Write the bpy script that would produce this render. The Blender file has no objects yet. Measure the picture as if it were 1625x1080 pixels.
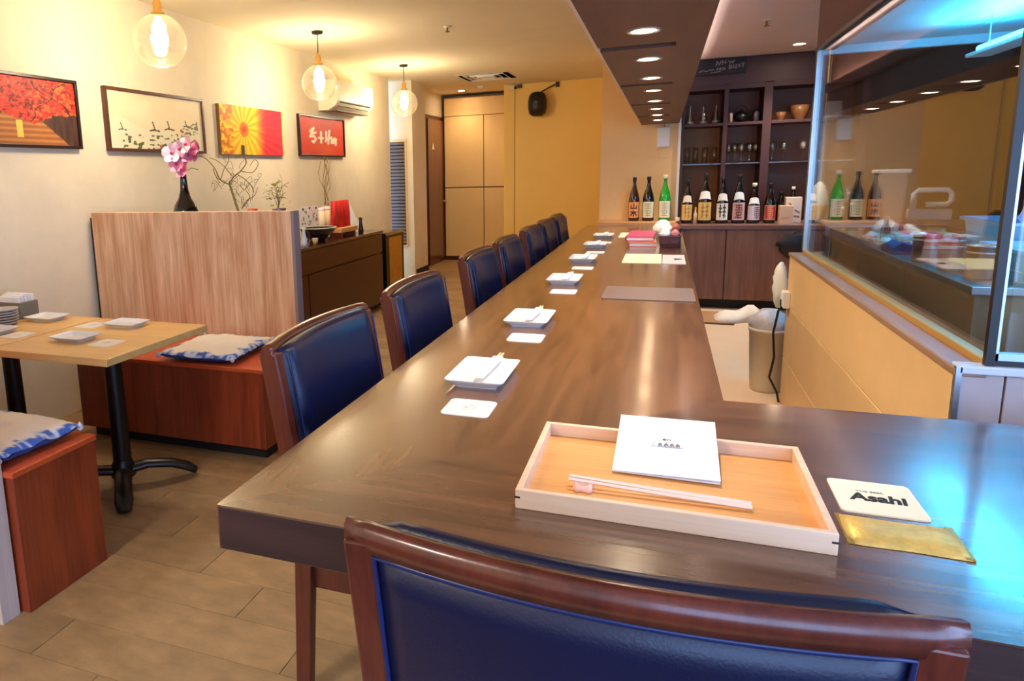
import bpy, bmesh, math, random
from mathutils import Vector, Matrix
random.seed(7)
C = bpy.context.scene.collection
SC = bpy.context.scene
PI = math.pi

# ---------------------------------------------------------------- camera
cam_d = bpy.data.cameras.new('camera'); cam = bpy.data.objects.new('camera', cam_d); C.objects.link(cam)
cam_d.sensor_width = 36; cam_d.sensor_fit = 'HORIZONTAL'
FPX = 1098.725
cam_d.lens = 36*FPX/1625
cam_d.shift_x = (812.5-610.667)/1625
cam_d.shift_y = -(540-470.518)/1625
cam_d.clip_start = 0.05; cam_d.clip_end = 60
YAW, PIT, ROL = -0.38414331, -0.17420559, -0.03006779
fwd = Vector((math.sin(YAW)*math.cos(PIT), math.cos(YAW)*math.cos(PIT), math.sin(PIT)))
rt = Vector((math.cos(YAW), -math.sin(YAW), 0)); up = rt.cross(fwd)
r2 = rt*math.cos(ROL)+up*math.sin(ROL); u2 = up*math.cos(ROL)-rt*math.sin(ROL)
m = Matrix((r2, u2, -fwd)).transposed().to_4x4(); m.translation = (0, 0, 1.25)
cam.matrix_world = m
SC.camera = cam
SC.view_settings.view_transform = 'Standard'
SC.view_settings.look = 'None'
SC.view_settings.gamma = 1.0
SC.view_settings.use_curve_mapping = False
SC.view_settings.exposure = 1.3

# ---------------------------------------------------------------- world: evening blue street light through the shop front
w = bpy.data.worlds.new('world'); SC.world = w; w.use_nodes = True
bg = w.node_tree.nodes['Background']; bg.inputs[0].default_value = (0.36, 0.56, 1.0, 1); bg.inputs[1].default_value = 3.2

WARM = (1.0, 0.88, 0.70); SOFF = (1.0, 0.86, 0.70)
P_PEND = 17.5; P_SOFF = 11.0; P_BACK = 42.0; P_BLUE = 6.5; P_ROOM_FILL = 25.0; P_COVE_FILL = 10.0

def light(name, kind, loc, power, color, parent=None, **k):
    d = bpy.data.lights.new(name, kind); d.energy = power; d.color = color
    for a, b in k.items(): setattr(d, a, b)
    o = bpy.data.objects.new(name, d); C.objects.link(o); o.location = loc
    if parent: o.parent = parent
    return o
# added fill lights in the unseen front room, above and behind the camera
for lx in (-1.5, 1.2):
    light('room_fill_light', 'AREA', (lx, -0.9, 2.28), P_ROOM_FILL, (1.0, 0.90, 0.76), shape='DISK', size=0.5)

# ---------------------------------------------------------------- helpers
def s2l(c):
    return tuple((v/255/12.92 if v/255 <= .04045 else ((v/255+.055)/1.055)**2.4) for v in c)
MATS = {}
def mat(name, col, rough=.5, metal=0., spec=.5, emit=None, es=0., noise=0., nscale=8., bump=0., bscale=200., coat=0., alpha=1., stretch=(1, 1, 1), rand=0., attr=False):
    """col is sRGB 0-255; noise = relative value variation, bump = fine relief"""
    if name in MATS: return MATS[name]
    M = bpy.data.materials.new(name); M.use_nodes = True; nt = M.node_tree; N = nt.nodes; L = nt.links
    b = N['Principled BSDF']; lin = s2l(col)
    b.inputs['Base Color'].default_value = (*lin, 1)
    b.inputs['Roughness'].default_value = rough; b.inputs['Metallic'].default_value = metal
    b.inputs['Specular IOR Level'].default_value = spec
    b.inputs['Coat Weight'].default_value = coat
    if emit: b.inputs['Emission Color'].default_value = (*s2l(emit), 1); b.inputs['Emission Strength'].default_value = es
    if noise or bump or rand:
        tc = N.new('ShaderNodeTexCoord'); mp = N.new('ShaderNodeMapping'); mp.inputs['Scale'].default_value = stretch
        L.new(tc.outputs['Object'], mp.inputs[0])
    src = None
    if attr:
        a = N.new('ShaderNodeAttribute'); a.attribute_name = 'Col'; L.new(a.outputs['Color'], b.inputs['Base Color'])
    if noise:
        n = N.new('ShaderNodeTexNoise'); n.inputs['Scale'].default_value = nscale; n.inputs['Detail'].default_value = 5; n.inputs['Roughness'].default_value = .6
        L.new(mp.outputs[0], n.inputs['Vector'])
        r = N.new('ShaderNodeMapRange'); r.inputs[1].default_value = .3; r.inputs[2].default_value = .7; r.inputs[3].default_value = 1-noise; r.inputs[4].default_value = 1+noise
        L.new(n.outputs[0], r.inputs[0]); src = r.outputs[0]
    if rand:
        oi = N.new('ShaderNodeObjectInfo'); r = N.new('ShaderNodeMapRange'); r.inputs[3].default_value = 1-rand; r.inputs[4].default_value = 1+rand
        L.new(oi.outputs['Random'], r.inputs[0])
        if src:
            mm = N.new('ShaderNodeMath'); mm.operation = 'MULTIPLY'; L.new(src, mm.inputs[0]); L.new(r.outputs[0], mm.inputs[1]); src = mm.outputs[0]
        else: src = r.outputs[0]
    if src:
        v = N.new('ShaderNodeVectorMath'); v.operation = 'SCALE'; v.inputs[0].default_value = lin; L.new(src, v.inputs['Scale'])
        L.new(v.outputs[0], b.inputs['Base Color'])
    if bump:
        n2 = N.new('ShaderNodeTexNoise'); n2.inputs['Scale'].default_value = bscale; n2.inputs['Detail'].default_value = 3; L.new(mp.outputs[0], n2.inputs['Vector'])
        bp = N.new('ShaderNodeBump'); bp.inputs['Strength'].default_value = bump; bp.inputs['Distance'].default_value = .004
        L.new(n2.outputs[0], bp.inputs['Height']); L.new(bp.outputs[0], b.inputs['Normal'])
    MATS[name] = M
    return M
def wood(name, dark, light_, axis=1, rough=.4, scale=1.0, coat=0., contrast=1., rand=0., bump=.15, ring=1.0, st=(9, 40)):
    """grain stretched along one axis of the object"""
    if name in MATS: return MATS[name]
    M = bpy.data.materials.new(name); M.use_nodes = True; nt = M.node_tree; N = nt.nodes; L = nt.links
    b = N['Principled BSDF']; b.inputs['Roughness'].default_value = rough; b.inputs['Coat Weight'].default_value = coat; b.inputs['Coat Roughness'].default_value = .12
    tc = N.new('ShaderNodeTexCoord')
    def noise(st, sc, det, rr):
        mp = N.new('ShaderNodeMapping'); s = [st]*3; s[axis] = 1.0; mp.inputs['Scale'].default_value = s
        L.new(tc.outputs['Object'], mp.inputs[0])
        n = N.new('ShaderNodeTexNoise'); n.inputs['Scale'].default_value = sc*scale; n.inputs['Detail'].default_value = det; n.inputs['Roughness'].default_value = rr; n.inputs['Distortion'].default_value = .6*ring
        L.new(mp.outputs[0], n.inputs['Vector']); return n
    n1 = noise(st[0], 1.6, 4, .55); n2 = noise(st[1], 2.2, 6 if st[1] > 20 else 3, .7 if st[1] > 20 else .5)
    mx = N.new('ShaderNodeMath'); mx.operation = 'MULTIPLY_ADD'; mx.inputs[1].default_value = .45; L.new(n2.outputs[0], mx.inputs[0])
    m2 = N.new('ShaderNodeMath'); m2.operation = 'MULTIPLY'; m2.inputs[1].default_value = .55; L.new(n1.outputs[0], m2.inputs[0]); L.new(m2.outputs[0], mx.inputs[2])
    cr = N.new('ShaderNodeValToRGB'); e = cr.color_ramp.elements
    e[0].position = .5-.16/contrast; e[0].color = (*s2l(dark), 1); e[1].position = .5+.16/contrast; e[1].color = (*s2l(light_), 1)
    L.new(mx.outputs[0], cr.inputs[0])
    out = cr.outputs[0]
    if rand:
        oi = N.new('ShaderNodeObjectInfo'); r = N.new('ShaderNodeMapRange'); r.inputs[3].default_value = 1-rand; r.inputs[4].default_value = 1+rand; L.new(oi.outputs['Random'], r.inputs[0])
        v = N.new('ShaderNodeVectorMath'); v.operation = 'SCALE'; L.new(out, v.inputs[0]); L.new(r.outputs[0], v.inputs['Scale']); out = v.outputs[0]
        # shift the grain per object
        ad = N.new('ShaderNodeVectorMath'); ad.operation = 'ADD'
    L.new(out, b.inputs['Base Color'])
    if bump:
        bp = N.new('ShaderNodeBump'); bp.inputs['Strength'].default_value = bump; bp.inputs['Distance'].default_value = .002; L.new(n2.outputs[0], bp.inputs['Height']); L.new(bp.outputs[0], b.inputs['Normal'])
    MATS[name] = M
    return M
def clear_glass(name, tint=(255, 255, 255), base=.05, rough=0., body=0.):
    """clear pane or vessel: transparent, with a mirror part that rises at grazing angles"""
    if name in MATS: return MATS[name]
    M = bpy.data.materials.new(name); M.use_nodes = True; nt = M.node_tree; N = nt.nodes; L = nt.links
    N.remove(N['Principled BSDF']); out = N['Material Output']
    t = N.new('ShaderNodeBsdfTransparent'); t.inputs[0].default_value = (*s2l(tint), 1)
    g = N.new('ShaderNodeBsdfGlossy'); g.inputs['Roughness'].default_value = rough; g.inputs[0].default_value = (1, 1, 1, 1)
    geo = N.new('ShaderNodeNewGeometry'); dt = N.new('ShaderNodeVectorMath'); dt.operation = 'DOT_PRODUCT'
    L.new(geo.outputs['Normal'], dt.inputs[0]); L.new(geo.outputs['Incoming'], dt.inputs[1])
    ab = N.new('ShaderNodeMath'); ab.operation = 'ABSOLUTE'; L.new(dt.outputs['Value'], ab.inputs[0])
    om = N.new('ShaderNodeMath'); om.operation = 'SUBTRACT'; om.inputs[0].default_value = 1; L.new(ab.outputs[0], om.inputs[1])
    pw = N.new('ShaderNodeMath'); pw.operation = 'POWER'; pw.inputs[1].default_value = 5; L.new(om.outputs[0], pw.inputs[0])
    ma = N.new('ShaderNodeMath'); ma.operation = 'MULTIPLY_ADD'; ma.inputs[1].default_value = 1-base; ma.inputs[2].default_value = base; L.new(pw.outputs[0], ma.inputs[0])
    mx = N.new('ShaderNodeMixShader'); L.new(ma.outputs[0], mx.inputs[0]); L.new(t.outputs[0], mx.inputs[1]); L.new(g.outputs[0], mx.inputs[2])
    last = mx
    if body:
        d = N.new('ShaderNodeBsdfPrincipled'); d.inputs['Base Color'].default_value = (*s2l(tint), 1); d.inputs['Roughness'].default_value = .2
        m3 = N.new('ShaderNodeMixShader'); m3.inputs[0].default_value = body; L.new(mx.outputs[0], m3.inputs[1]); L.new(d.outputs[0], m3.inputs[2]); last = m3
    L.new(last.outputs[0], out.inputs[0])
    MATS[name] = M
    return M

def thing(name, label, cat, loc=(0, 0, 0), rot=0., group=None, rx=0., ry=0.):
    o = bpy.data.objects.new(name, None); o.empty_display_size = .05; C.objects.link(o)
    o.location = loc; o.rotation_euler = (rx, ry, rot); o['label'] = label; o['category'] = cat
    if group: o['group'] = group
    return o
def tag(o, label, cat, group=None):
    o['label'] = label; o['category'] = cat
    if group: o['group'] = group
    return o
def dup(root, loc, rot=None, label=None):
    r = root.copy(); C.objects.link(r); r.location = loc
    if rot is not None: r.rotation_euler = (0, 0, rot)
    if label: r['label'] = label
    for ch in list(root.children):
        c = ch.copy(); C.objects.link(c); c.parent = r
        for g in list(ch.children):
            d = g.copy(); C.objects.link(d); d.parent = c
    return r

class MB:
    """collects shapes; build() links them as ONE mesh object"""
    def __init__(s, off=(0, 0, 0)):
        s.v = []; s.f = []; s.sm = []; s.off = Vector(off)
    def add(s, vs, fs, smooth=False):
        n = len(s.v); s.v += [Vector(p)-s.off for p in vs]; s.f += [tuple(i+n for i in f) for f in fs]; s.sm += [smooth]*len(fs); return s
    def box(s, x0, x1, y0, y1, z0, z1):
        return s.add([(x0, y0, z0), (x1, y0, z0), (x1, y1, z0), (x0, y1, z0), (x0, y0, z1), (x1, y0, z1), (x1, y1, z1), (x0, y1, z1)],
                     [(0, 3, 2, 1), (4, 5, 6, 7), (0, 1, 5, 4), (1, 2, 6, 5), (2, 3, 7, 6), (3, 0, 4, 7)])
    def prism(s, poly, z0, z1):
        """poly = list of (x, y) counter-clockwise, extruded in z"""
        n = len(poly)
        return s.add([(x, y, z0) for x, y in poly]+[(x, y, z1) for x, y in poly],
                     [tuple(range(n-1, -1, -1)), tuple(range(n, 2*n))]+[(i, (i+1) % n, n+(i+1) % n, n+i) for i in range(n)])
    def loft(s, rings, smooth=True, cap=True, closed=True):
        k = len(rings[0]); vs = [p for r in rings for p in r]; fs = []
        for i in range(len(rings)-1):
            for j in range(k if closed else k-1):
                a, b = i*k+j, i*k+(j+1) % k
                fs.append((a, b, b+k, a+k))
        s.add(vs, fs, smooth)
        if cap and closed:
            s.add(rings[0], [tuple(range(k-1, -1, -1))], False); s.add(rings[-1], [tuple(range(k))], False)
        return s
    def lathe(s, prof, c=(0, 0, 0), n=24, smooth=True, cap=True):
        rings = [[(c[0]+r*math.cos(2*PI*j/n), c[1]+r*math.sin(2*PI*j/n), c[2]+z) for j in range(n)] for r, z in prof]
        return s.loft(rings, smooth, cap)
    def tube(s, pts, r, n=8, smooth=True, cap=True, flat=1.0):
        pts = [Vector(p) for p in pts]; rs = r if isinstance(r, (list, tuple)) else [r]*len(pts); rings = []
        prev = None
        for i, p in enumerate(pts):
            t = (pts[min(i+1, len(pts)-1)]-pts[max(i-1, 0)]).normalized()
            if prev is None:
                a = Vector((0, 0, 1)) if abs(t.z) < .9 else Vector((1, 0, 0)); x = t.cross(a).normalized()
            else:
                x = (prev-t*prev.dot(t)).normalized()
            prev = x; y = t.cross(x)
            rings.append([p+x*(rs[i]*math.cos(2*PI*j/n))+y*(rs[i]*flat*math.sin(2*PI*j/n)) for j in range(n)])
        return s.loft(rings, smooth, cap)
    def build(s, name, m, parent=None, bev=0., seg=2, label=None, kind=None, weld=False):
        me = bpy.data.meshes.new(name); me.from_pydata([tuple(p) for p in s.v], [], s.f)
        me.polygons.foreach_set('use_smooth', s.sm)
        if bev or weld:
            bm = bmesh.new(); bm.from_mesh(me)
            bmesh.ops.remove_doubles(bm, verts=bm.verts, dist=1e-5)
            bmesh.ops.recalc_face_normals(bm, faces=bm.faces)
            if bev:
                ed = [e for e in bm.edges if len(e.link_faces) == 2 and e.calc_face_angle(0) > .6]
                bmesh.ops.bevel(bm, geom=ed, offset=bev, segments=seg, affect='EDGES', profile=.5, clamp_overlap=True)
            bm.to_mesh(me); bm.free()
        else:
            bm = bmesh.new(); bm.from_mesh(me); bmesh.ops.recalc_face_normals(bm, faces=bm.faces); bm.to_mesh(me); bm.free()
        me.materials.append(m)
        o = bpy.data.objects.new(name, me); C.objects.link(o)
        if parent: o.parent = parent
        if label: o['label'] = label
        if kind: o['kind'] = kind
        return o
def struct(name, mb, m, bev=0., parent=None):
    o = mb.build(name, m, parent, bev)
    if parent is None: o['kind'] = 'structure'
    return o
def B(x0, x1, y0, y1, z0, z1, off=(0, 0, 0)): return MB(off).box(x0, x1, y0, y1, z0, z1)
def rrect(w, d, r, n=4, cx=0., cy=0.):
    p = []
    for qx, qy, a0 in ((1, 1, 0), (-1, 1, 90), (-1, -1, 180), (1, -1, 270)):
        for i in range(n+1):
            a = math.radians(a0+90*i/n); p.append((cx+qx*(w/2-r)+r*math.cos(a), cy+qy*(d/2-r)+r*math.sin(a)))
    return p
def art(name, P, nu, nv, fn, m, parent=None, label=None):
    """a printed sheet: grid over P(u,v) coloured per vertex by fn(u,v) -> sRGB"""
    vs = [P(i/nu, j/nv) for j in range(nv+1) for i in range(nu+1)]
    fs = [(j*(nu+1)+i, j*(nu+1)+i+1, (j+1)*(nu+1)+i+1, (j+1)*(nu+1)+i) for j in range(nv) for i in range(nu)]
    me = bpy.data.meshes.new(name); me.from_pydata(vs, [], fs)
    ca = me.color_attributes.new('Col', 'FLOAT_COLOR', 'POINT'); buf = []
    for j in range(nv+1):
        for i in range(nu+1):
            buf += [*s2l(fn(i/nu, j/nv)), 1.0]
    ca.data.foreach_set('color', buf)
    me.materials.append(m); o = bpy.data.objects.new(name, me); C.objects.link(o)
    if parent: o.parent = parent
    if label: o['label'] = label
    return o
def mix(a, b, t):
    t = max(0., min(1., t)); return tuple(x+(y-x)*t for x, y in zip(a, b))
def seg_d(p, a, b):
    dx, dy = b[0]-a[0], b[1]-a[1]; t = max(0, min(1, ((p[0]-a[0])*dx+(p[1]-a[1])*dy)/(dx*dx+dy*dy+1e-12)))
    return math.hypot(p[0]-a[0]-t*dx, p[1]-a[1]-t*dy)
def strokes_d(p, ss): return min(seg_d(p, s[i], s[i+1]) for s in ss for i in range(len(s)-1))
_h = {}
def hsh(i, j, k=0):
    n = (i*374761393+j*668265263+k*982451653) & 0xffffffff; n = ((n ^ (n >> 13))*1274126177) & 0xffffffff
    return ((n ^ (n >> 16)) & 0xffff)/65535
def vnoise(x, y, k=0):
    i, j = math.floor(x), math.floor(y); a, b = x-i, y-j; a = a*a*(3-2*a); b = b*b*(3-2*b)
    return (hsh(i, j, k)*(1-a)+hsh(i+1, j, k)*a)*(1-b)+(hsh(i, j+1, k)*(1-a)+hsh(i+1, j+1, k)*a)*b
def fbm(x, y, k=0): return .5*vnoise(x, y, k)+.3*vnoise(2.1*x, 2.1*y, k+1)+.2*vnoise(4.3*x, 4.3*y, k+2)
def text(name, body, size, m, parent, loc, rot=(0, 0, 0), sx=1., shear=0., bold=0., align='CENTER'):
    cu = bpy.data.curves.new(name, 'FONT'); cu.body = body; cu.size = size; cu.align_x = align; cu.align_y = 'CENTER'; cu.shear = shear; cu.offset = bold; cu.extrude = .0002; cu.resolution_u = 3
    t = bpy.data.objects.new(name+'_curve', cu); C.objects.link(t); bpy.context.view_layer.update()
    me = bpy.data.meshes.new_from_object(t.evaluated_get(bpy.context.evaluated_depsgraph_get())); bpy.data.objects.remove(t)
    me.materials.clear(); me.materials.append(m)
    o = bpy.data.objects.new(name, me); C.objects.link(o); o.parent = parent; o.location = loc; o.rotation_euler = rot; o.scale = (sx, 1, 1)
    return o
# ---------------------------------------------------------------- materials
m_wall = mat('cream_plaster', (236, 222, 190), .85, noise=.08, nscale=2.5, bump=.12, bscale=60)
m_ceil = mat('ceiling_paint', (240, 226, 192), .9, noise=.02, nscale=3)
m_yellow = mat('yellow_paint', (255, 214, 122), .7, noise=.02, nscale=2)
m_peach = mat('peach_paint', (244, 200, 140), .7, noise=.02, nscale=2)
m_beige = mat('beige_laminate', (238, 200, 134), .45, noise=.03, nscale=2)
m_white = mat('white_paint', (238, 234, 226), .5)
m_dark = mat('dark_gap', (22, 14, 14), .6)
m_counter = wood('walnut_counter', (62, 36, 22), (132, 90, 60), 1, .26, .9, contrast=.75, st=(7, 17), coat=.7, bump=0)
m_counterx = wood('walnut_counter_cross', (58, 34, 24), (126, 86, 62), 0, .26, .9, contrast=.75, st=(7, 17), coat=.7, bump=0)
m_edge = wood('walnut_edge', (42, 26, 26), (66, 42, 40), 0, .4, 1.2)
m_soffit = wood('soffit_wood', (88, 54, 40), (112, 72, 54), 1, .55, 1.0, contrast=.6)
m_oak = wood('striped_laminate', (206, 146, 100), (252, 212, 168), 2, .45, .9, contrast=1.4, bump=.05)
m_bench = wood('cherry_bench', (110, 42, 22), (165, 72, 38), 2, .38, 1.2)
m_benchtop = wood('cherry_bench_top', (176, 66, 28), (214, 96, 46), 0, .35, 1.2)
m_table = wood('maple_table', (214, 164, 92), (240, 196, 124), 0, .35, 1.0, contrast=.8)
m_side = mat('dark_brown_lacquer', (82, 34, 22), .3, noise=.06, nscale=3)
m_chairw = wood('mahogany', (66, 22, 16), (104, 44, 28), 2, .3, 1.3, coat=.4)
m_leather = mat('navy_leather', (9, 15, 50), .36, noise=.08, nscale=6, bump=.10, bscale=260)
m_piping = mat('blue_piping', (18, 32, 84), .35)
m_black = mat('black_metal', (18, 14, 16), .35)
m_cabw = wood('dark_walnut_cabinet', (110, 70, 54), (156, 104, 80), 2, .45, 1.2)
m_shelf = mat('dark_shelf_wood', (70, 34, 26), .5, noise=.1, nscale=5)
m_shelfback = mat('shelf_back', (146, 90, 66), .6, noise=.05, nscale=3)
m_ochre = mat('ochre_panel', (232, 190, 132), .5, noise=.04, nscale=4)
m_tile = mat('grey_wall_tile', (188, 172, 170), .35, noise=.04, nscale=8)
m_alu = mat('brushed_aluminium', (196, 204, 208), .3, metal=.9)
m_steel = mat('stainless_steel', (190, 190, 190), .32, metal=1.)
m_olive = mat('kitchen_panel', (150, 122, 86), .5, metal=.1, noise=.04)
m_kwall = mat('kitchen_wall', (74, 58, 50), .7, noise=.06)
m_pane = clear_glass('pane_glass', (246, 250, 250), .05)
m_vessel = clear_glass('vessel_glass', (250, 246, 236), .10)
m_globe = clear_glass('globe_glass', (255, 253, 248), .08, body=.004)
m_kfloor = mat('kitchen_floor', (228, 194, 156), .4, noise=.04, nscale=3)
m_plank = mat('floor_plank', (160, 128, 90), .5, noise=.24, nscale=7, bump=.15, bscale=40, rand=.15, stretch=(1, 2, 1))
m_joint = mat('floor_joint', (72, 56, 42), .8)
m_porc = mat('white_porcelain', (232, 232, 236), .18, coat=.4)
m_paper = mat('white_paper', (240, 238, 238), .7)
m_coast = mat('coaster_card', (238, 230, 220), .7)
m_print = mat('print', (255, 255, 255), .55, attr=True)
m_gloss = mat('gloss_print', (255, 255, 255), .3, attr=True)
m_ink = mat('black_ink', (26, 24, 24), .6)
m_frame = mat('dark_frame', (44, 24, 18), .35)
m_brass = mat('brass', (176, 136, 78), .3, metal=.9)
m_lamp = mat('lamp_glow', (255, 235, 200), .5, emit=(255, 232, 190), es=24)
m_spot = mat('spot_glow', (255, 240, 220), .5, emit=(255, 226, 190), es=70)
m_red = mat('red_cloth', (222, 40, 22), .6, noise=.06)
m_cordm = mat('black_cord', (16, 16, 18), .5)

# ---------------------------------------------------------------- room shell
fl = struct('floor', B(-3.6, 2.8, -2.6, 10.0, -.06, -.006), m_joint)
kf = B(.02, 2.6, 1.2, 7.4, -.006, .004).build('kitchen_floor_sheet', m_kfloor, fl, label='pale beige sheet floor behind the counter')
# vinyl planks, one mesh per length shared by all alike
rows0, pitch = 1.352, .1595
plank_me = None
for k in range(-10, 54):
    y0 = rows0+k*pitch
    L_ = .92; sh = (k*.27) % L_
    x = -3.3-(L_-sh) if False else -3.6-sh
    xs = -.87-.24*k
    x = xs - math.ceil((xs+3.4)/L_)*L_
    while x < .02:
        x1 = x+L_
        vis = y0 > .2 and x1 > -3.2
        if vis and x < -.05:
            if plank_me is None:
                o = MB().box(.0012, L_-.0012, .0012, pitch-.0012, -.006, 0).build('floor_plank', m_plank, fl); plank_me = o.data
            else:
                o = bpy.data.objects.new('floor_plank', plank_me); C.objects.link(o); o.parent = fl
            o.location = (x, y0, 0)
        x = x1
CZ = 2.33
struct('ceiling', B(-3.6, .1, -2.6, 10.0, CZ, CZ+.08), m_ceil)
m_ceilr = mat('kitchen_ceiling_paint', (226, 206, 200), .85, noise=.02)
struct('ceiling_right', B(.1, 2.8, -2.6, 7.4, 2.17, 2.25), m_ceilr)
struct('wall_left', B(-3.12, -3.0, -2.6, 7.72, 0, CZ), m_wall)
struct('wall_recess', B(-3.6, -3.48, 7.5, 8.0, 0, CZ), m_wall)
wp = struct('wall_pilaster', B(-3.6, -2.8, 7.95, 8.45, 0, CZ), m_wall)
struct('wall_door', B(-3.12, -2.97, 8.45, 10.0, 0, CZ), m_wall)
struct('baseboard_pilaster', B(-2.8, -2.788, 7.99, 8.45, 0, .09), m_dark)
struct('wall_corridor', B(-3.1, -1.9, 10.0, 10.1, 0, CZ), m_wall)
wb = MB().box(-1.95, -.5, 9.1, 9.22, 0, CZ); wb.box(-1.95, -1.83, 9.22, 10.0, 0, CZ)
struct('wall_back', wb, m_yellow)
struct('trim_1', B(-1.816, -1.806, 9.092, 9.1, 0, CZ), mat('yellow_joint_trim', (196, 156, 84), .7))  # darker yellow strip for the wall panel joint
wc = MB().box(-.57, .112, 6.95, 7.1, 0, CZ); wc.box(-.57, -.5, 7.1, 9.1, 0, CZ)
struct('wall_centre', wc, m_peach)
struct('trim_2', B(.1, .122, 6.93, 7.1, .74, 1.63), m_white)
struct('wall_kitchen_back', B(.1, 2.7, 7.4, 7.5, 0, 2.25), m_kwall)
struct('wall_kitchen_right', B(2.6, 2.7, 1.9, 7.5, 0, 2.25), m_kwall)
wr = MB().box(2.6, 2.7, -2.6, 1.9, 0, .3); wr.box(2.6, 2.7, -2.6, 1.9, 2.15, 2.25); wr.box(2.6, 2.7, -2.6, -2.3, .3, 2.15); wr.box(2.6, 2.7, -.3, -.2, .3, 2.15); wr.box(2.6, 2.7, 1.6, 1.9, .3, 2.15)
struct('wall_right', wr, m_wall)
# shop front behind the camera: wall with one wide opening
wf = MB().box(-3.1, 2.7, -2.6, -2.5, 0, .35); wf.box(-3.1, 2.7, -2.6, -2.5, 2.15, CZ)
wf.box(-3.1, .25, -2.6, -2.5, .35, 2.15); wf.box(2.4, 2.7, -2.6, -2.5, .35, 2.15); wf.box(1.28, 1.36, -2.6, -2.5, .35, 2.15)
struct('wall_front', wf, m_wall)

# door at the end of the left wall
dr = MB().box(-2.97, -2.955, 8.93, 9.74, .0, 2.02)
d1 = struct('door_1', dr, wood('brown_door_frame', (70, 34, 20), (96, 50, 30), 2, .4))
B(-2.955, -2.94, 8.98, 9.70, .01, 1.97).build('door_leaf', wood('brown_door', (98, 52, 30), (136, 78, 46), 2, .3, coat=.3), d1, .002)
hm = MB().tube([(-2.94, 9.6, .86), (-2.90, 9.6, .86), (-2.89, 9.57, .86), (-2.89, 9.46, .86)], .011)
hm.lathe([(.02, 0), (.02, .008)], (0, 0, 0)) if False else None
hm.build('door_handle', m_alu, d1, label='silver lever handle')
tri = [(-2.938, 9.13, 1.57), (-2.938, 9.23, 1.57), (-2.938, 9.18, 1.66)]
MB().add(tri+[(x+.003, y, z) for x, y, z in tri], [(0, 1, 2), (5, 4, 3), (0, 3, 4, 1), (1, 4, 5, 2), (2, 5, 3, 0)]).build('door_sign', m_white, d1, label='small white triangular sign')

# louvred panel in the recess
t = thing('louvre_panel', 'tall dark grey louvred panel in the narrow wall recess before the door', 'louvre', (-2.985, 7.95, .38))
of = t.location
B(-3.10, -2.875, 7.925, 7.95, .38, 1.66, of).build('frame', m_beige, t, .003)
B(-3.085, -2.895, 7.921, 7.926, .4, 1.63, of).build('backing', m_dark, t)
ml = mat('louvre_grey', (112, 98, 92), .5); sl = None
for k in range(30):
    z = .42+k*.0405
    if sl is None:
        sl = MB().add([(-.095, -.006, 0), (.095, -.006, 0), (.095, .006, .026), (-.095, .006, .026), (-.095, -.009, .003), (.095, -.009, .003), (.095, .003, .029), (-.095, .003, .029)],
             [(0, 1, 2, 3), (4, 7, 6, 5), (0, 4, 5, 1), (1, 5, 6, 2), (2, 6, 7, 3), (3, 7, 4, 0)]).build('slat', ml, t); o = sl
    else:
        o = sl.copy(); C.objects.link(o); o.parent = t
    o.location = (-.005, -.034, z-.38)

# built in closet at the end of the corridor
t = thing('corridor_closet', 'tall built-in beige closet closing the end of the corridor', 'closet', (-2.4, 9.8, 0)); of = t.location
B(-2.93, -1.95, 9.69, 9.98, 0, 2.29, of).build('carcass', mat('closet_shadow', (120, 90, 56), .7), t)
B(-2.92, -1.955, 9.66, 9.69, 2.03, 2.27, of).build('fascia', m_beige, t, .003)
for x0, x1 in ((-2.92, -2.36), (-2.35, -1.955)):
    B(x0, x1, 9.66, 9.69, 1.045, 2.022, of).build('door', m_beige, t, .003)
    B(x0, x1, 9.66, 9.69, .06, 1.03, of).build('door', m_beige, t, .003)
B(-2.92, -1.955, 9.67, 9.69, 0, .055, of).build('plinth', m_side, t)

# ---------------------------------------------------------------- soffit over the counter with its slots
sf = MB().box(-.215, .105, .6, 6.95, 1.655, CZ)
so = struct('soffit', sf, m_soffit)
B(.017, .105, .6, 6.95, 1.63, 1.655).build('soffit_board', m_soffit, so)
gy = [.6, 1.355, 2.475, 3.595, 4.715, 5.80, 6.95]
for a, b in zip(gy[:-1], gy[1:]):
    B(-.215, .017, a+(.042 if a > .7 else 0), b-(.042 if b < 6.9 else 0), 1.63, 1.655).build('soffit_board', m_soffit, so)
B(-.223, -.215, .6, 6.95, 1.628, 1.68).build('edge_strip', mat('pale_edge', (232, 206, 170), .5), so)
B(-.22, .017, .6, 6.95, 1.6545, 1.656).build('slot_lining', m_dark, so)
ly = [1.62, 2.19, 2.755, 3.335, 3.88, 4.49, 5.09, 5.70, 6.31]
nm = ['', 'nearest lit', 'second lit', 'third', 'fourth', 'fifth', 'sixth', 'seventh', 'farthest']
for i, y in enumerate(ly):
    t = thing('downlight', ('recessed round downlight in the brown soffit, %s one from the camera end' % nm[i]) if i else 'recessed round downlight in the soffit above the tray end of the counter, out of frame', 'ceiling light', (-.07, y, 1.63), group='downlights in the soffit over the counter')
    MB().lathe([(.034, .004), (.034, -.003), (.046, -.004), (.05, 0), (.05, .004)], n=24, cap=False).build('ring', m_alu, t)
    MB().lathe([(.0335, .0), (.0335, -.0015), (.02, -.004), (.001, -.005)], n=20).build('lens', m_spot if i in (0, 1, 2) else mat('spot_glow_dim', (255, 236, 210), .5, emit=(255, 214, 170), es=22.0), t)
    l = light('downlight_light', 'SPOT', (0, 0, -.012), P_SOFF*(1.25 if i < 3 else .8), SOFF, t, spot_size=math.radians(105), spot_blend=.7, shadow_soft_size=.03)

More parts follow.
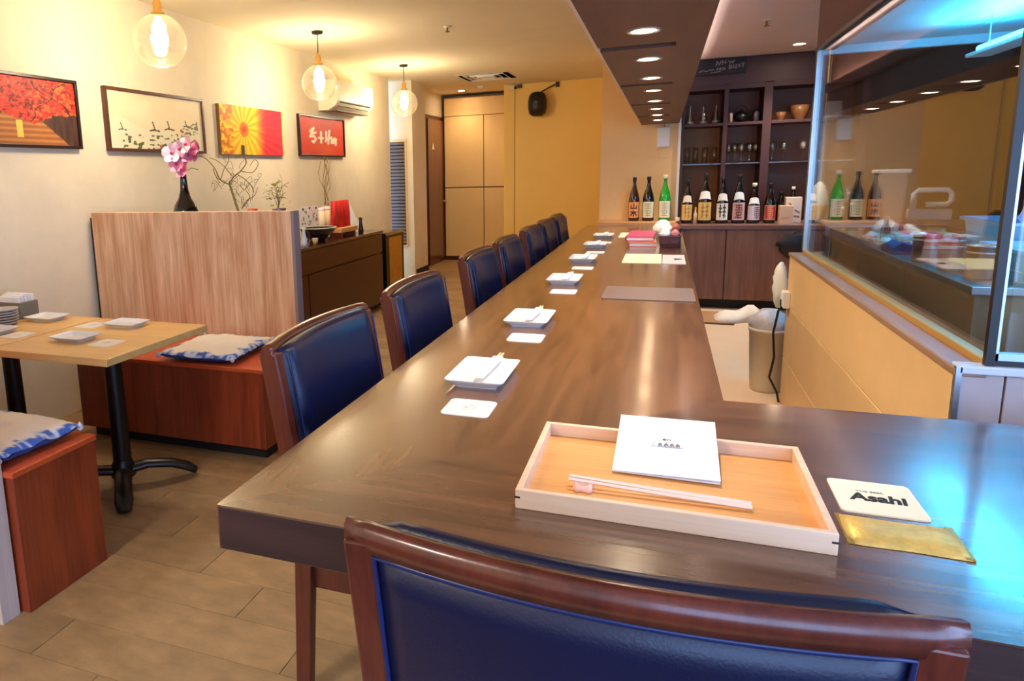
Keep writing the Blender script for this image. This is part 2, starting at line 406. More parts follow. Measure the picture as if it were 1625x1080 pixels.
# ---------------------------------------------------------------- the L-shaped counter
CT = .74; X0, X1, Y0, Y1 = -.645, .138, .853, 1.625
t = thing('counter', 'long dark walnut L-shaped dining counter running down the room', 'counter', (-.25, 3.7, 0)); of = t.location
a = MB(of); a.prism([(X0, Y0), (X1, Y1), (X1, 6.58), (X0, 6.58)], CT-.075, CT); a.build('top_long', m_counter, t)
a = MB(of); a.prism([(X0, Y0), (2.2, Y0), (2.2, Y1), (X1, Y1)], CT-.075, CT); a.build('top_short', m_counterx, t)
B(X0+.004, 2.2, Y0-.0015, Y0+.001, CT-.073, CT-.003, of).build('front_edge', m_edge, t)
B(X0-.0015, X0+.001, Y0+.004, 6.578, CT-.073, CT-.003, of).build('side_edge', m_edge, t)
B(-.12, .02, 1.35, 6.55, 0, CT-.075, of).build('base_panel', m_side, t)
B(.02, 2.15, 1.35, 1.47, 0, CT-.075, of).build('base_panel', m_side, t)
# end ledge that meets the back cabinet
t = thing('end_ledge', 'narrow pale wood ledge closing the far end of the counter under three bottles', 'ledge', (-.2, 6.77, 0)); of = t.location
B(-.55, .118, 6.6, 6.948, .70, .765, of).build('ledge_top', wood('pale_ledge', (196, 136, 88), (226, 170, 116), 0, .4), t, .003)
B(-.54, .10, 6.63, 6.94, 0, .70, of).build('ledge_base', m_side, t)

# ---------------------------------------------------------------- back cabinet and bottle shelf
t = thing('back_cabinet', 'low dark walnut cabinet with plain doors across the end of the kitchen aisle', 'cabinet', (1.2, 6.9, 0)); of = t.location
B(.12, 2.55, 6.625, 7.19, .09, .70, of).build('body', m_side, t)
B(.12, 2.56, 6.585, 7.19, .70, .74, of).build('cabinet_top', wood('cabinet_top_wood', (104, 70, 62), (140, 100, 88), 0, .35), t, .004)
B(.12, 2.55, 6.69, 7.19, 0, .09, of).build('plinth', m_dark, t)
for x0, x1 in ((.125, .505), (.513, 1.10), (1.108, 1.70), (1.708, 2.54)):
    B(x0, x1, 6.602, 6.624, .092, .696, of).build('door', m_cabw, t, .003)
SX = [.12, .47, .78, 1.52]; ZS = [1.255, 1.60, 1.93]
t = thing('bottle_shelf', 'tall dark wood display shelf of open compartments behind the sake bottles', 'shelf', (.8, 7.3, .74)); of = t.location
B(.12, 1.56, 7.34, 7.385, .74, 2.165, of).build('back_panel', m_shelfback, t)
B(.121, .47, 7.334, 7.34, .745, 1.6, of).build('lit_back_area', mat('shelf_back_lit', (170, 108, 60), .6, noise=.05), t, label='back area coloured lighter brown, as if lit')  # left part of the shelf back coloured lighter, as if lit
for x0, x1 in ((.12, .15), (.464, .50), (.775, .842), (1.5, 1.56)):
    B(x0, x1, 7.0, 7.34, .742, 1.94, of).build('upright', m_shelf, t, .002)
for z0, z1 in ((1.90, 1.945), (1.59, 1.615)):
    for a, b in ((.15, .464), (.50, .775), (.842, 1.5)):
        B(a, b, 7.0, 7.34, z0, z1, of).build('shelf_board', m_shelf, t, .002)
for a, b in ((.15, .464), (.50, .775), (.842, 1.5)):
    B(a, b, 7.02, 7.34, 1.252, 1.262, of).build('glass_shelf', clear_glass('shelf_glass', (120, 100, 96), .04, body=.3), t)
B(.12, 1.56, 7.0, 7.34, 1.945, 2.165, of).build('bulkhead', m_shelf, t)
# chalkboard leaning on the bulkhead
def chalk(u, v):
    s1 = [[(.40, .55), (.42, .85)], [(.42, .85), (.47, .6), (.5, .86)], [(.53, .62), (.53, .88)], [(.53, .86), (.6, .66), (.6, .9)], [(.66, .86), (.69, .66), (.72, .82), (.75, .66), (.78, .86)]]
    s2 = [[(.05, .2), (.13, .3), (.2, .22)], [(.22, .22), (.28, .33), (.32, .24), (.36, .34)], [(.42, .22), (.44, .4), (.5, .25), (.5, .42)], [(.54, .25), (.6, .3), (.56, .42), (.52, .33)],
          [(.68, .28), (.68, .56), (.73, .5), (.68, .42), (.74, .36), (.68, .28)], [(.77, .54), (.77, .34), (.82, .32), (.82, .56)], [(.9, .56), (.86, .5), (.91, .42), (.86, .36)], [(.93, .6), (1.0, .6)], [(.965, .6), (.965, .36)], [(.3, .1), (.5, .16)]]
    d = min(strokes_d((u*2, v), [[(x*2, y) for x, y in s] for s in s1+s2]), 9)
    return mix((150, 140, 138), (30, 20, 24), (d-.012)/.02)
t = thing('chalkboard', 'small black chalkboard with white handwriting above the bottle shelf', 'sign', (.42, 6.995, 2.09)); of = t.location
B(.222, .618, 6.98, 6.999, 2.03, 2.165, of).build('board', m_ink, t, .002)
art('writing', lambda u, v: (-.19+.38*u, -.0165, -.055+.125*v), 90, 36, chalk, m_print, t)

# ---------------------------------------------------------------- low kitchen wall, glass partition
LX = .616; LW = struct('wall_partition', B(.626, .74, 1.84, 4.056, 0, .778), m_side)
for z0, z1 in ((0, .245), (.25, .522), (.527, .775)):
    B(.612, .626, 1.83, 4.056, z0, z1).build('panel', m_ochre, LW, .0015)
B(.606, .664, 1.82, 4.06, .778, .796).build('sill', wood('sill_wood', (150, 112, 90), (176, 138, 112), 1, .4), LW, .003)
B(.664, .692, 1.85, 4.06, .778, .812).build('glass_channel', mat('gold_channel', (206, 166, 92), .35, metal=.4), LW, .002)
# tiled front return
LT = struct('wall_tiled', B(.64, 2.2, 1.84, 1.92, 0, .79), m_joint)
for k in range(10):
    x0 = .534+k*.166; xa = max(x0, .618)
    B(xa, x0+.162, 1.826, 1.84, .20, .784).build('wall_tile', m_tile, LT, .0015)
    B(xa, x0+.162, 1.826, 1.84, 0, .196).build('wall_tile', m_tile, LT, .0015)
B(.612, 1.75, 1.815, 1.86, .785, .803).build('tile_cap', mat('pale_cap', (206, 214, 226), .3), LT, .003)
B(.607, .618, 1.815, 1.83, 0, .8).build('corner_bead', m_alu, LT)
# glass panes in frames
t = thing('glass_partition', 'floor to bulkhead clear glass screen on the low ochre kitchen wall', 'glass screen', (.675, 2.95, .79)); of = t.location
B(.672, .680, 1.87, 4.05, .805, 1.78, of).build('pane', m_pane, t, label='long side pane')
B(.70, 1.75, 1.853, 1.846, .83, 2.16, of).build('pane', m_pane, t, label='front pane facing the counter')
for y0, y1, mm in ((4.034, 4.046, m_alu), (4.046, 4.054, m_black), (4.054, 4.068, m_alu)):
    B(.664, .69, y0, y1, .797, 1.785, of).build('end_post', mm, t)
B(.66, .676, 1.826, 1.842, .803, 2.165, of).build('corner_post', m_black, t)
B(.676, .684, 1.834, 1.852, .803, 2.165, of).build('corner_bead', m_alu, t)
B(.676, 1.75, 1.83, 1.856, .803, .815, of).build('bottom_rail', m_black, t)
B(.676, 1.75, 1.834, 1.856, .815, .83, of).build('bottom_channel', mat('pale_channel', (190, 214, 232), .3, metal=.4), t)
struct('trim_3', B(.664, .74, 1.83, 4.06, 1.78, 2.17), mat('brown_header', (120, 84, 66), .6, noise=.04))
B(.656, .664, 1.83, 4.06, 1.775, 1.79).build('header_strip', m_frame, bpy.data.objects['trim_3'])

# ---------------------------------------------------------------- chairs
def chair_parts(t):
    yb = lambda z: -.205-.065*max(0., (z-.42)/.46)**1.15 if z > .42 else -.205-.02*(1-z/.42)
    bow = lambda u: -.036*(1-u*u)
    W = .262
    P = lambda u, z, d: (u*(W+.012*(z-.42)), yb(z)+bow(u)+d, z)
    # top rail
    a = MB(); rings = []
    sec = [(-.017, .850), (-.018, .866), (-.014, .877), (-.006, .882), (.006, .878), (.011, .866), (.011, .850)]
    for i in range(21):
        u = -1.035+2.07*i/20; k = 1 if 0 < i < 20 else .93
        zt = .012*(1-abs(u)**3)*0
        rings.append([P(u, .855+(z-.855)*k+zt, d*k) for d, z in sec])
    a.loft(rings); a.build('top_rail', m_chairw, t, weld=True)
    # posts = rear legs
    for s_ in (-1, 1):
        a = MB(); rings = []
        for z in (0, .1, .2, .3, .42, .5, .6, .7, .8, .862):
            wx = .013+.004*min(1, z/.4); x, y, _ = P(s_*.965, max(z, .42), 0); y = yb(z)+bow(.965)
            dd = .024 if z > .4 else .018+.006*z/.4
            rings.append([(x-wx, y-.02, z), (x+wx, y-.02, z), (x+wx*1.05, y, z), (x+wx, y+dd, z), (x-wx, y+dd, z), (x-wx*1.05, y, z)])
        a.loft(rings, smooth=False); a.build('rear_leg', m_chairw, t, .003, 2)
        a = MB(); fx = s_*.235
        a.loft([[(fx-w, .19-w, z), (fx+w, .19-w, z), (fx+w, .19+w, z), (fx-w, .19+w, z)] for z, w in ((0, .013), (.2, .016), (.30, .02))], smooth=False)
        a.build('front_leg', m_chairw, t, .003, 2)
    # rear upholstered panel with piping
    a = MB(); n, k = 16, 8
    rings = []
    for i in range(n+1):
        u = -.9+1.8*i/n; rings.append([P(u, .44+(.853-.44)*j/k, -.012-.004*math.sin(PI*j/k)*math.sin(PI*i/n)) for j in range(k+1)]+[P(u, .853-(.853-.44)*j/k, .0) for j in range(k+1)])
    a.loft(rings); a.build('rear_panel', m_leather, t, weld=True)
    path = [P(-.9+1.8*i/16, .846, -.013) for i in range(17)]+[P(.9, .846-.38*i/6, -.013) for i in range(1, 7)]
    path = [P(-.9, .466+.38*i/6, -.013) for i in range(6)]+path
    MB().tube(path, .0035, 6).build('piping', m_piping, t)
    # front cushion
    a = MB(); rings = []
    out = [(.0, .45), (.028, .455), (.042, .50), (.046, .62), (.046, .76), (.042, .84), (.034, .874), (.022, .886), (.010, .884), (.003, .87), (0, .7)]
    for i in range(19):
        f = i/18; u = -.925+1.85*f; e = min(1., min(f, 1-f)*9); q = .35+.65*math.sqrt(max(0., 1-(1-e)**2))
        rings.append([P(u, .66+(z-.66)*(.97+.03*q)-.013, .012+d*q) for d, z in out])
    a.loft(rings); a.build('back_cushion', m_leather, t, weld=True)
    for s_ in (-1, 1):
        MB().tube([P(s_*.905, .47+.385*i/8, .044) for i in range(9)], .0028, 6).build('piping', m_piping, t)
    # seat
    a = MB(); a.box(-.25, .25, -.2, .205, .29, .385); a.build('seat_frame', m_chairw, t, .006)
    a = MB(); rings = []
    for z, s1 in ((.385, 1.0), (.43, 1.03), (.452, 1.0), (.463, .9), (.467, .6), (.468, .05)):
        rings.append([(x, y+.005, z) for x, y in rrect(.52*s1, .43*s1, .06*s1, 4)])
    a.loft(rings); a.build('seat', m_leather, t, weld=True)
ch = thing('dining_chair', 'mahogany and navy leather chair seen from behind in the foreground, beside the tray', 'chair', (-.035, .912, 0), 0, 'navy leather chairs at the counter')
chair_parts(ch)
side = [(1.57, 'nearest navy leather chair in the row on the left side of the counter'),
        (2.29, 'second navy leather chair from the camera in the row left of the counter'),
        (3.20, 'third navy leather chair in the row left of the counter, opposite the dark sideboard'),
        (3.85, 'fourth navy leather chair in the row left of the counter, before the middle place setting'),
        (4.60, 'fifth navy leather chair along the left side of the counter'),
        (5.22, 'sixth navy leather chair, last but one toward the yellow wall'),
        (5.86, 'farthest navy leather chair of the row, close to the yellow back wall')]
for y, lb in side:
    dup(ch, (-.545, y, 0), -PI/2, lb)

# ---------------------------------------------------------------- booth on the left
t = thing('booth_partition', 'waist-high pale striped wood partition behind the far red bench', 'partition', (-2.3, 3.05, 0)); of = t.location
B(-2.965, -1.70, 3.0, 3.055, 0, 1.088, of).build('panel', m_oak, t, .001)
B(-1.70, -1.682, 2.999, 3.056, 0, 1.089, of).build('end_strip', mat('grey_edge_band', (150, 128, 124), .5), t, .001)
B(-2.985, -2.965, 3.01, 3.05, 0, 1.06, of).build('wall_gap_shade', m_dark, t)  # black strip standing in for the shade in the gap at the wall
t = thing('booth_partition', 'pale grey striped partition end at the lower left, behind the near red bench', 'partition', (-2.3, 1.285, 0)); of = t.location
B(-2.99, -1.745, 1.258, 1.315, 0, 1.088, of).build('panel', m_oak, t, .001)
B(-1.745, -1.728, 1.257, 1.316, 0, 1.089, of).build('end_strip', wood('pale_edge_band', (176, 156, 146), (206, 188, 176), 2, .5), t, .001)
# long storage cabinet behind the far partition
def bench(label, x0, x1, y0, y1, h, kick):
    t = thing('bench', label, 'bench', ((x0+x1)/2, (y0+y1)/2, 0)); of = t.location
    B(x0, x1, y0, y1, kick, h-.018, of).build('body', m_bench, t, .002)
    B(x0-.001, x1+.008, y0-.008, y1, h-.018, h, of).build('seat_board', m_benchtop, t, .002)
    if kick: B(x0+.03, x1-.03, y0+.05, y1-.01, 0, kick, of).build('plinth', m_dark, t)
    return t
bench('red cherry wood box bench against the far striped partition', -2.66, -1.60, 2.50, 2.995, .43, .06)
bench('red cherry wood box bench in the lower left corner, end face toward the aisle', -2.95, -1.70, 1.326, 1.637, .445, 0)
def cushion(label, x0, y0, w, d, z, h, rot, seed):
    t = thing('seat_cushion', label, 'cushion', (x0, y0, z), rot, 'patterned seat cushions')
    n = 22; top = []
    rnd = random.Random(seed)
    def Pz(u, v, s):
        a, b = 2*u-1, 2*v-1; e = max(0., 1-abs(a)**4)*max(0., 1-abs(b)**4)
        wr = .006*(vnoise(u*9+seed, v*9, seed)-.5)+.004*(vnoise(u*22, v*22, seed)-.5)
        tuft = .35*math.exp(-((a-.0)**2+(b-.0)**2)/.03)
        return (w*(u-.5)*(1+.025*vnoise(v*7, seed)-.03*(1-b*b)*.8), d*(v-.5)*(1+.03*vnoise(u*7, seed+5)-.03*(1-a*a)*.8), h*.45+s*h*.5*e**.45*(1-(tuft if s > 0 else 0))+(wr if s > 0 else 0)+.008*(1-e)*(vnoise(u*11, v*11, seed+3)))
    def col(u, v):
        a, b = abs(2*u-1), abs(2*v-1); e = max(a, b)
        q = vnoise(u*13, v*13, seed+9)
        base = (232, 220, 206)
        if e > .86+.30*(q-.5): 
            base = mix((210, 214, 226), (62, 98, 178), 1 if vnoise(u*26, v*26, seed+2) > .5 else .1)
        return base
    o = art('cover', lambda u, v: Pz(u, v, 1), 40, 40, col, mat('cushion_fabric', (255, 255, 255), .85, attr=True), t)
    for p in o.data.polygons: p.use_smooth = True
    o2 = art('underside', lambda u, v: Pz(1-u, v, -1), 16, 16, lambda u, v: (60, 84, 150), MATS['cushion_fabric'], t)
    for i, c in enumerate([(-.5, -.5), (.5, -.5), (.5, .5), (-.5, .5)]):
        MB().lathe([(.001, -.012), (.009, -.006), (.011, 0), (.006, .012), (.001, .02)], (c[0]*w*.97, c[1]*d*.97, h*.45), 8).build('tassel', mat('tassel_thread', (206, 208, 220), .9), t)
cushion('flat floral seat cushion with blue trim on the far red bench', -1.965, 2.70, .40, .40, .432, .055, .06, 3)
cushion('flat white and blue floral cushion on the near red bench at the left edge', -1.93, 1.475, .40, .30, .447, .06, -.05, 8)

# tables
def table(label, x0, x1, y0, y1, z):
    cx, cy = (x0+x1)/2, (y0+y1)/2
    t = thing('cafe_table', label, 'table', (cx, cy, 0), group='maple tables of the booth'); of = t.location
    B(x0, x1, y0, y1, z-.028, z, of).build('tabletop', m_table, t, .003)
    B(cx-.16, cx+.16, cy-.16, cy+.16, z-.04, z-.028, of).build('top_plate', m_black, t)
    MB(of).lathe([(.036, .07), (.036, .3), (.034, z-.04)], (cx, cy+.03, 0), 20).build('post', m_black, t)
    MB(of).lathe([(.03, .035), (.05, .05), (.05, .085), (.036, .12), (.031, .13)], (cx, cy+.03, 0), 20).build('hub', m_black, t)
    for k in range(4):
        an = math.radians(-48+90*k); dx, dy = math.cos(an), math.sin(an)
        pts = [(cx+dx*r, cy+.03+dy*r, h) for r, h in ((.03, .075), (.10, .085), (.19, .072), (.255, .045), (.29, .02))]
        MB(of).tube(pts, [.036, .034, .033, .035, .026], 8, flat=.55).build('foot', m_black, t)
    return t
table('square maple table nearest the aisle on a black pedestal, between the two red benches', -2.335, -1.768, 1.79, 2.37, .65)
table('square maple table against the left wall, pushed up to the aisle table', -2.92, -2.338, 1.80, 2.37, .652)
# ---------------------------------------------------------------- pendants
def pendant(y, label, x=-2.48, zc=1.955, gr=.135):
    t = thing('pendant_lamp', label, 'pendant lamp', (x, y, CZ), group='clear globe pendants along the left wall')
    h = zc-CZ
    MB().lathe([(.001, 0), (.042, 0), (.042, -.012), (.038, -.018), (.001, -.019)], n=24).build('ceiling_rose', m_black, t)
    MB().tube([(0, 0, -.015), (.001, 0, h*.3), (0, 0, h+gr+.075)], .0035, 6).build('cord', m_cordm, t)
    MB().lathe([(.001, h+gr+.08), (.012, h+gr+.08), (.016, h+gr+.065), (.022, h+gr+.055), (.022, h+gr+.015), (.034, h+gr+.004), (.038, h+gr-.012), (.001, h+gr-.014)], n=20).build('lamp_holder', m_brass, t)
    prof = []
    for i in range(25):
        a = math.radians(14+(148-14)*i/24); prof.append((gr*math.sin(a), h+gr*math.cos(a)))
    inner = [(r-.003, z) for r, z in reversed(prof)]
    MB().lathe(prof+[(prof[-1][0]+.003, prof[-1][1]-.003), (prof[-1][0]-.002, prof[-1][1]-.004)]+inner, n=40, cap=False).build('globe_shade', m_globe, t)
    MB().lathe([(.001, h+.118), (.016, h+.118), (.018, h+.10), (.033, h+.085), (.037, h+.055), (.036, h+.035), (.028, h+.022), (.031, h+.008), (.032, h-.02), (.027, h-.045), (.012, h-.058), (.001, h-.06)], n=24).build('bulb', m_lamp, t)
    light('pendant_light', 'POINT', (0, 0, h-.02), P_PEND, WARM, t, shadow_soft_size=.05)
for y, lb in ((3.04, 'glass globe pendant nearest the camera, above the striped partition'), (4.93, 'middle glass globe pendant, in front of the air conditioner'), (6.82, 'small far glass globe pendant, before the corridor')):
    pendant(y, lb, -2.43 if y < 4 else -2.48)

# ---------------------------------------------------------------- pictures on the left wall
def pic_autumn(u, v):
    n = fbm(u*9, v*7, 3); f = fbm(u*26, v*20, 11)
    if v > .42+.08*math.sin(u*9)+.14*(n-.5):
        c = mix((176, 20, 16), (240, 66, 40), (f-.25)*2.2)
        if u > .52 and vnoise(u*34, v*26, 5) > .66: c = mix(c, (236, 140, 60), .6)
        br = min(abs((v-.45)-(u-.55)*1.6+.05*math.sin(v*20)), abs((v-.5)+(u-.95)*1.1+.04*math.sin(v*17)))
        if br < .012 and u > .5: c = (50, 18, 18)
        if f < .36: c = mix(c, (90, 10, 14), .65)
        if vnoise(u*60, v*44, 21) > .74: c = mix(c, (255, 120, 80), .5)
        return c
    w_ = .16+(.42-v)*.75
    if abs(u-.40) < w_*1.0+.02:
        c = mix((214, 142, 70), (150, 84, 44), (math.sin(v*75)+1)*.35+.3*n)
        if .37 < u < .43 and .1 < v < .36: c = (246, 206, 90)
        return c
    return mix((58, 34, 28), (96, 58, 46), vnoise(u*40, v*4, 2))
def pic_cranes(u, v):
    c = mix((244, 232, 190), (238, 210, 160), fbm(u*3, v*3, 1))
    hill = .40+.10*math.sin(u*6+1)+.05*math.sin(u*15)
    if v < hill: c = mix(c, (236, 232, 200), .7)
    for cx, cy, s in ((.12, .34, .7), (.44, .36, 1.), (.60, .40, 1.), (.80, .48, .7)):
        d = strokes_d((u*2.2, v), [[(2.2*cx-.09*s, cy-.02*s), (2.2*cx, cy), (2.2*cx+.13*s, cy-.02*s)], [(2.2*cx+.02, cy), (2.2*cx-.02*s, cy+.14*s)]])
        if d < .014*s: return (36, 32, 26)
    k = vnoise(u*38, v*24, 7)
    if v < .26 and k > .62 and .12 < u < .6: c = (92, 100, 60)
    if .62 < u < .95 and abs(v-.18-(u-.62)*.9) < .12 and vnoise(u*46, v*40, 3) > .6: c = (124, 116, 70)
    if math.hypot((u-.5)*2.2, v-.06) < .03: c = (196, 96, 50)
    return c
def pic_flower(u, v):
    x, y = (u-.34)*2.3, v-.52; r = math.hypot(x, y); a = math.atan2(y, x)
    if u > .97: return (236, 210, 130)
    if r < .16: return mix((190, 60, 12), (234, 132, 20), r/.16*1.1-.1+.3*(vnoise(u*60, v*40, 4)-.5))
    pet = math.sin(a*17+5*r)
    yel = mix((250, 214, 40), (232, 160, 24), .5+.5*pet)
    t = (u-.52)/.16+.25*(vnoise(u*10, v*10, 8)-.5)
    red = mix((236, 44, 66), (200, 20, 50), .5+.5*math.sin(a*44))
    c = mix(yel, red, t)
    if u < .18 and vnoise(u*30, v*20, 6) > .55: c = mix(c, (212, 84, 20), .7)
    if .28 < u < .33 and v < .2: c = (60, 40, 20)
    return c
def pic_callig(u, v):
    ss = [[(.22, .62), (.30, .72), (.26, .60), (.22, .48), (.30, .50), (.34, .42), (.29, .33), (.26, .36)], [(.24, .55), (.34, .60)], [(.46, .62), (.455, .34)], [(.41, .46), (.50, .46)],
          [(.58, .64), (.575, .42), (.56, .38)], [(.66, .68), (.63, .44), (.62, .32)], [(.60, .44), (.70, .50)], [(.70, .34), (.70, .48), (.75, .34), (.77, .48), (.81, .46), (.80, .30)], [(.70, .42), (.78, .42)]]
    d = strokes_d((u*1.25, v), [[(x*1.25, y) for x, y in s] for s in ss])
    base = mix((224, 44, 26), (234, 92, 44), .5*fbm(u*8, v*8, 2)+.6*math.exp(-((u-.55)**2+(v-.15)**2)/.06))
    return mix((250, 244, 214), base, (d-.022)/.02)
def picture(label, y0, y1, z0, z1, fn, fw, fm, nu, nv, canvas=False):
    t = thing('picture', label, 'picture', (-3.0, (y0+y1)/2, z0), group=None); of = t.location
    D = .03
    if fw:
        for a, b, c, d in ((y0, y1, z0, z0+fw), (y0, y1, z1-fw, z1), (y0, y0+fw, z0+fw, z1-fw), (y1-fw, y1, z0+fw, z1-fw)):
            B(-3.0, -3.0+D, a, b, c, d, of).build('frame_bar', fm, t, .002)
        B(-3.0, -3.0+.016, y0+fw*.5, y1-fw*.5, z0+fw*.5, z1-fw*.5, of).build('backing', m_frame, t)
    else:
        B(-3.0, -3.0+D-.001, y0, y1, z0, z1, of).build('canvas', fm, t, .002)
    dx = .0175 if fw else D
    art('print', lambda u, v: (dx, y0+fw+(y1-y0-2*fw)*u-of[1], fw+(z1-z0-2*fw)*v), nu, nv, fn, m_print, t)
picture('framed picture of red autumn trees over a path, leftmost on the wall', 2.35, 3.0, 1.437, 1.798, pic_autumn, .016, m_frame, 150, 90)
picture('dark-framed picture of black-tailed cranes on a pale ground, behind the orchid', 3.20, 4.12, 1.432, 1.797, pic_cranes, .018, wood('brown_frame', (70, 36, 22), (104, 60, 36), 2, .35), 190, 90)
picture('unframed canvas of a yellow gerbera turning red, third picture along the wall', 4.30, 5.205, 1.432, 1.787, pic_flower, 0, mat('canvas_edge', (120, 92, 40), .7), 170, 80)
picture('red picture with pale brush calligraphy under the air conditioner, rightmost on the wall', 5.49, 6.42, 1.434, 1.798, pic_callig, .016, m_frame, 170, 80)

# air conditioner
t = thing('air_conditioner', 'cream wall-mounted split air conditioner above the red picture', 'air conditioner', (-3.0, 6.33, 1.85)); of = t.location
mac = mat('ac_plastic', (246, 240, 206), .4)
a = MB(); sec = [(0, .0), (.10, 0), (.17, .035), (.205, .08), (.21, .22), (.195, .265), (.16, .275), (0, .275)]
rings = [[(d, y, z) for d, z in sec] for y in (-.41, .41)]
a.loft(rings, smooth=False); a.build('body', mac, t, .006)
B(.206, .2135, -.40, .40, .085, .262).build('front_panel', mac, t, .003)
for k, (d, z) in enumerate(((.196, .066), (.172, .036))):
    MB().add([(d, -.36, z), (d, .36, z), (d+.008, .36, z+.014), (d+.008, -.36, z+.014), (d-.004, -.36, z+.003), (d-.004, .36, z+.003), (d+.004, .36, z+.017), (d+.004, -.36, z+.017)],
             [(0, 1, 2, 3), (7, 6, 5, 4), (0, 4, 5, 1), (1, 5, 6, 2), (2, 6, 7, 3), (3, 7, 4, 0)]).build('air_vane', m_dark, t)
B(.08, .17, -.37, .37, -.004, .004).build('outlet_slot', mat('outlet_grey', (120, 104, 80), .6), t)

# ceiling items
def at_ceiling(name, label, cat, x, y, build, z=CZ, group=None):
    t = thing(name, label, cat, (x, y, z), group=group); build(t); return t
t = thing('ceiling_vent', 'square white four-way ceiling air diffuser before the corridor', 'vent', (-1.95, 8.18, CZ))
for k, r in enumerate((.30, .23, .165, .10)):
    a = MB(); o_, i_ = r, r-.045; zo = -.006-.004*k
    a.loft([[(-o_, -o_, -.002), (o_, -o_, -.002), (o_, o_, -.002), (-o_, o_, -.002)], [(-o_, -o_, zo), (o_, -o_, zo), (o_, o_, zo), (-o_, o_, zo)], [(-i_, -i_, zo+.022), (i_, -i_, zo+.022), (i_, i_, zo+.022), (-i_, i_, zo+.022)]], smooth=False, cap=False)
    a.build('vane_ring', m_white, t)
B(-.29, .29, -.29, .29, .0, .004).build('backing', m_dark, t)
def sprinkler(t):
    MB().lathe([(.001, 0), (.03, 0), (.028, -.008), (.001, -.009)], n=16).build('plate', m_white, t)
    MB().lathe([(.007, -.008), (.007, -.035), (.018, -.037), (.018, -.041), (.001, -.042)], n=12).build('head', m_brass, t)
at_ceiling('sprinkler', 'small ceiling sprinkler on the cream ceiling left of the soffit', 'sprinkler', -1.556, 5.26, sprinkler)
at_ceiling('sprinkler', 'small ceiling sprinkler on the pinkish kitchen ceiling right of the soffit', 'sprinkler', .58, 5.35, sprinkler, 2.17)
def detector(t):
    MB().lathe([(.001, 0), (.05, 0), (.05, -.015), (.035, -.035), (.001, -.04)], n=20).build('case', m_white, t)
at_ceiling('smoke_detector', 'round white smoke detector on the ceiling behind the air diffuser', 'detector', -2.22, 8.98, detector)
def spot(p, col=(1, .9, .8)):
    def f(t):
        MB().lathe([(.04, .002), (.04, -.003), (.055, -.004), (.058, 0)], n=20, cap=False).build('ring', m_white, t)
        MB().lathe([(.0395, -.001), (.001, -.003)], n=20).build('lens', m_spot, t)
        light('ceiling_spot_light', 'SPOT', (0, 0, -.012), p, col, t, spot_size=math.radians(120), spot_blend=.8, shadow_soft_size=.04)
    return f
at_ceiling('ceiling_spotlight', 'bright recessed spotlight in the kitchen aisle ceiling by the glass post', 'ceiling light', .95, 6.55, spot(P_BACK), 2.17)
at_ceiling('ceiling_spotlight', 'small recessed spotlight in the corridor ceiling before the closet', 'ceiling light', -2.58, 9.35, spot(9., (1, .8, .5)))
# camera and loudspeaker on the yellow wall
t = thing('security_camera', 'small white security camera at the top corner of the yellow wall', 'camera', (-1.82, 9.1, 2.29))
B(-.05, -.02, -.05, 0, -.02, .03).build('bracket', m_white, t, .003)
MB().tube([(-.04, -.06, .0), (.03, -.09, -.01)], .028, 14).build('body', m_white, t)
MB().tube([(.03, -.09, -.01), (.036, -.0926, -.011)], .02, 14).build('lens', m_black, t)
B(.05, .10, -.04, 0, -.01, .03).build('junction_box', m_frame, t, .003)
t = thing('wall_speaker', 'egg-shaped black loudspeaker on a bracket high on the yellow wall', 'speaker', (-1.50, 9.1, 2.06))
a = MB(); rings = []
for y, s in ((-.10, .1), (-.105, .9)): pass
prof = [(.001, -.155), (.06, -.15), (.098, -.12), (.115, -.05), (.115, .03), (.10, .10), (.065, .135), (.001, .145)]
MB().lathe(prof, (0, -.15, 0), 24).build('cabinet', mat('speaker_black', (20, 15, 14), .45), t)
MB().lathe([(.001, -.11), (.055, -.105), (.06, -.09)], (0, 0, 0), 20).build('grille', m_black, t) if False else None
MB().tube([(0, -.262, .01), (0, -.268, .01)], .012, 12).build('badge', mat('badge_grey', (92, 84, 78), .4), t)
MB().tube([(.02, -.12, .13), (.12, -.07, .19), (.20, -.01, .235)], .008, 8).build('arm', m_frame, t)
B(.20, .245, -.03, 0, .20, .262).build('bracket', m_frame, t, .003)
MB().tube([(0, -.06, 0), (0, 0, 0)], .03, 12).build('wall_mount', m_black, t)
# control box and outlet on the centre wall
t = thing('control_box', 'small white control box on the peach wall under the soffit end', 'control box', (-.025, 6.95, 1.51))
B(-.055, .055, -.05, 0, -.09, .085).build('case', m_white, t, .006)
B(-.045, .045, -.055, -.05, -.08, -.005).build('cover', m_paper, t, .002)
MB().tube([(.02, -.02, .085), (.03, -.03, .12)], .02, 8).build('cable_plug', mat('pale_grey', (200, 190, 176), .5), t)
t = thing('wall_outlet', 'flush pale wall outlet plate just below the white control box', 'outlet', (-.018, 6.95, 1.362))
B(-.04, .04, -.008, 0, -.035, .035).build('plate', m_peach, t, .002)
B(-.02, .02, -.011, -.008, -.018, .018).build('rocker', m_peach, t, .001)

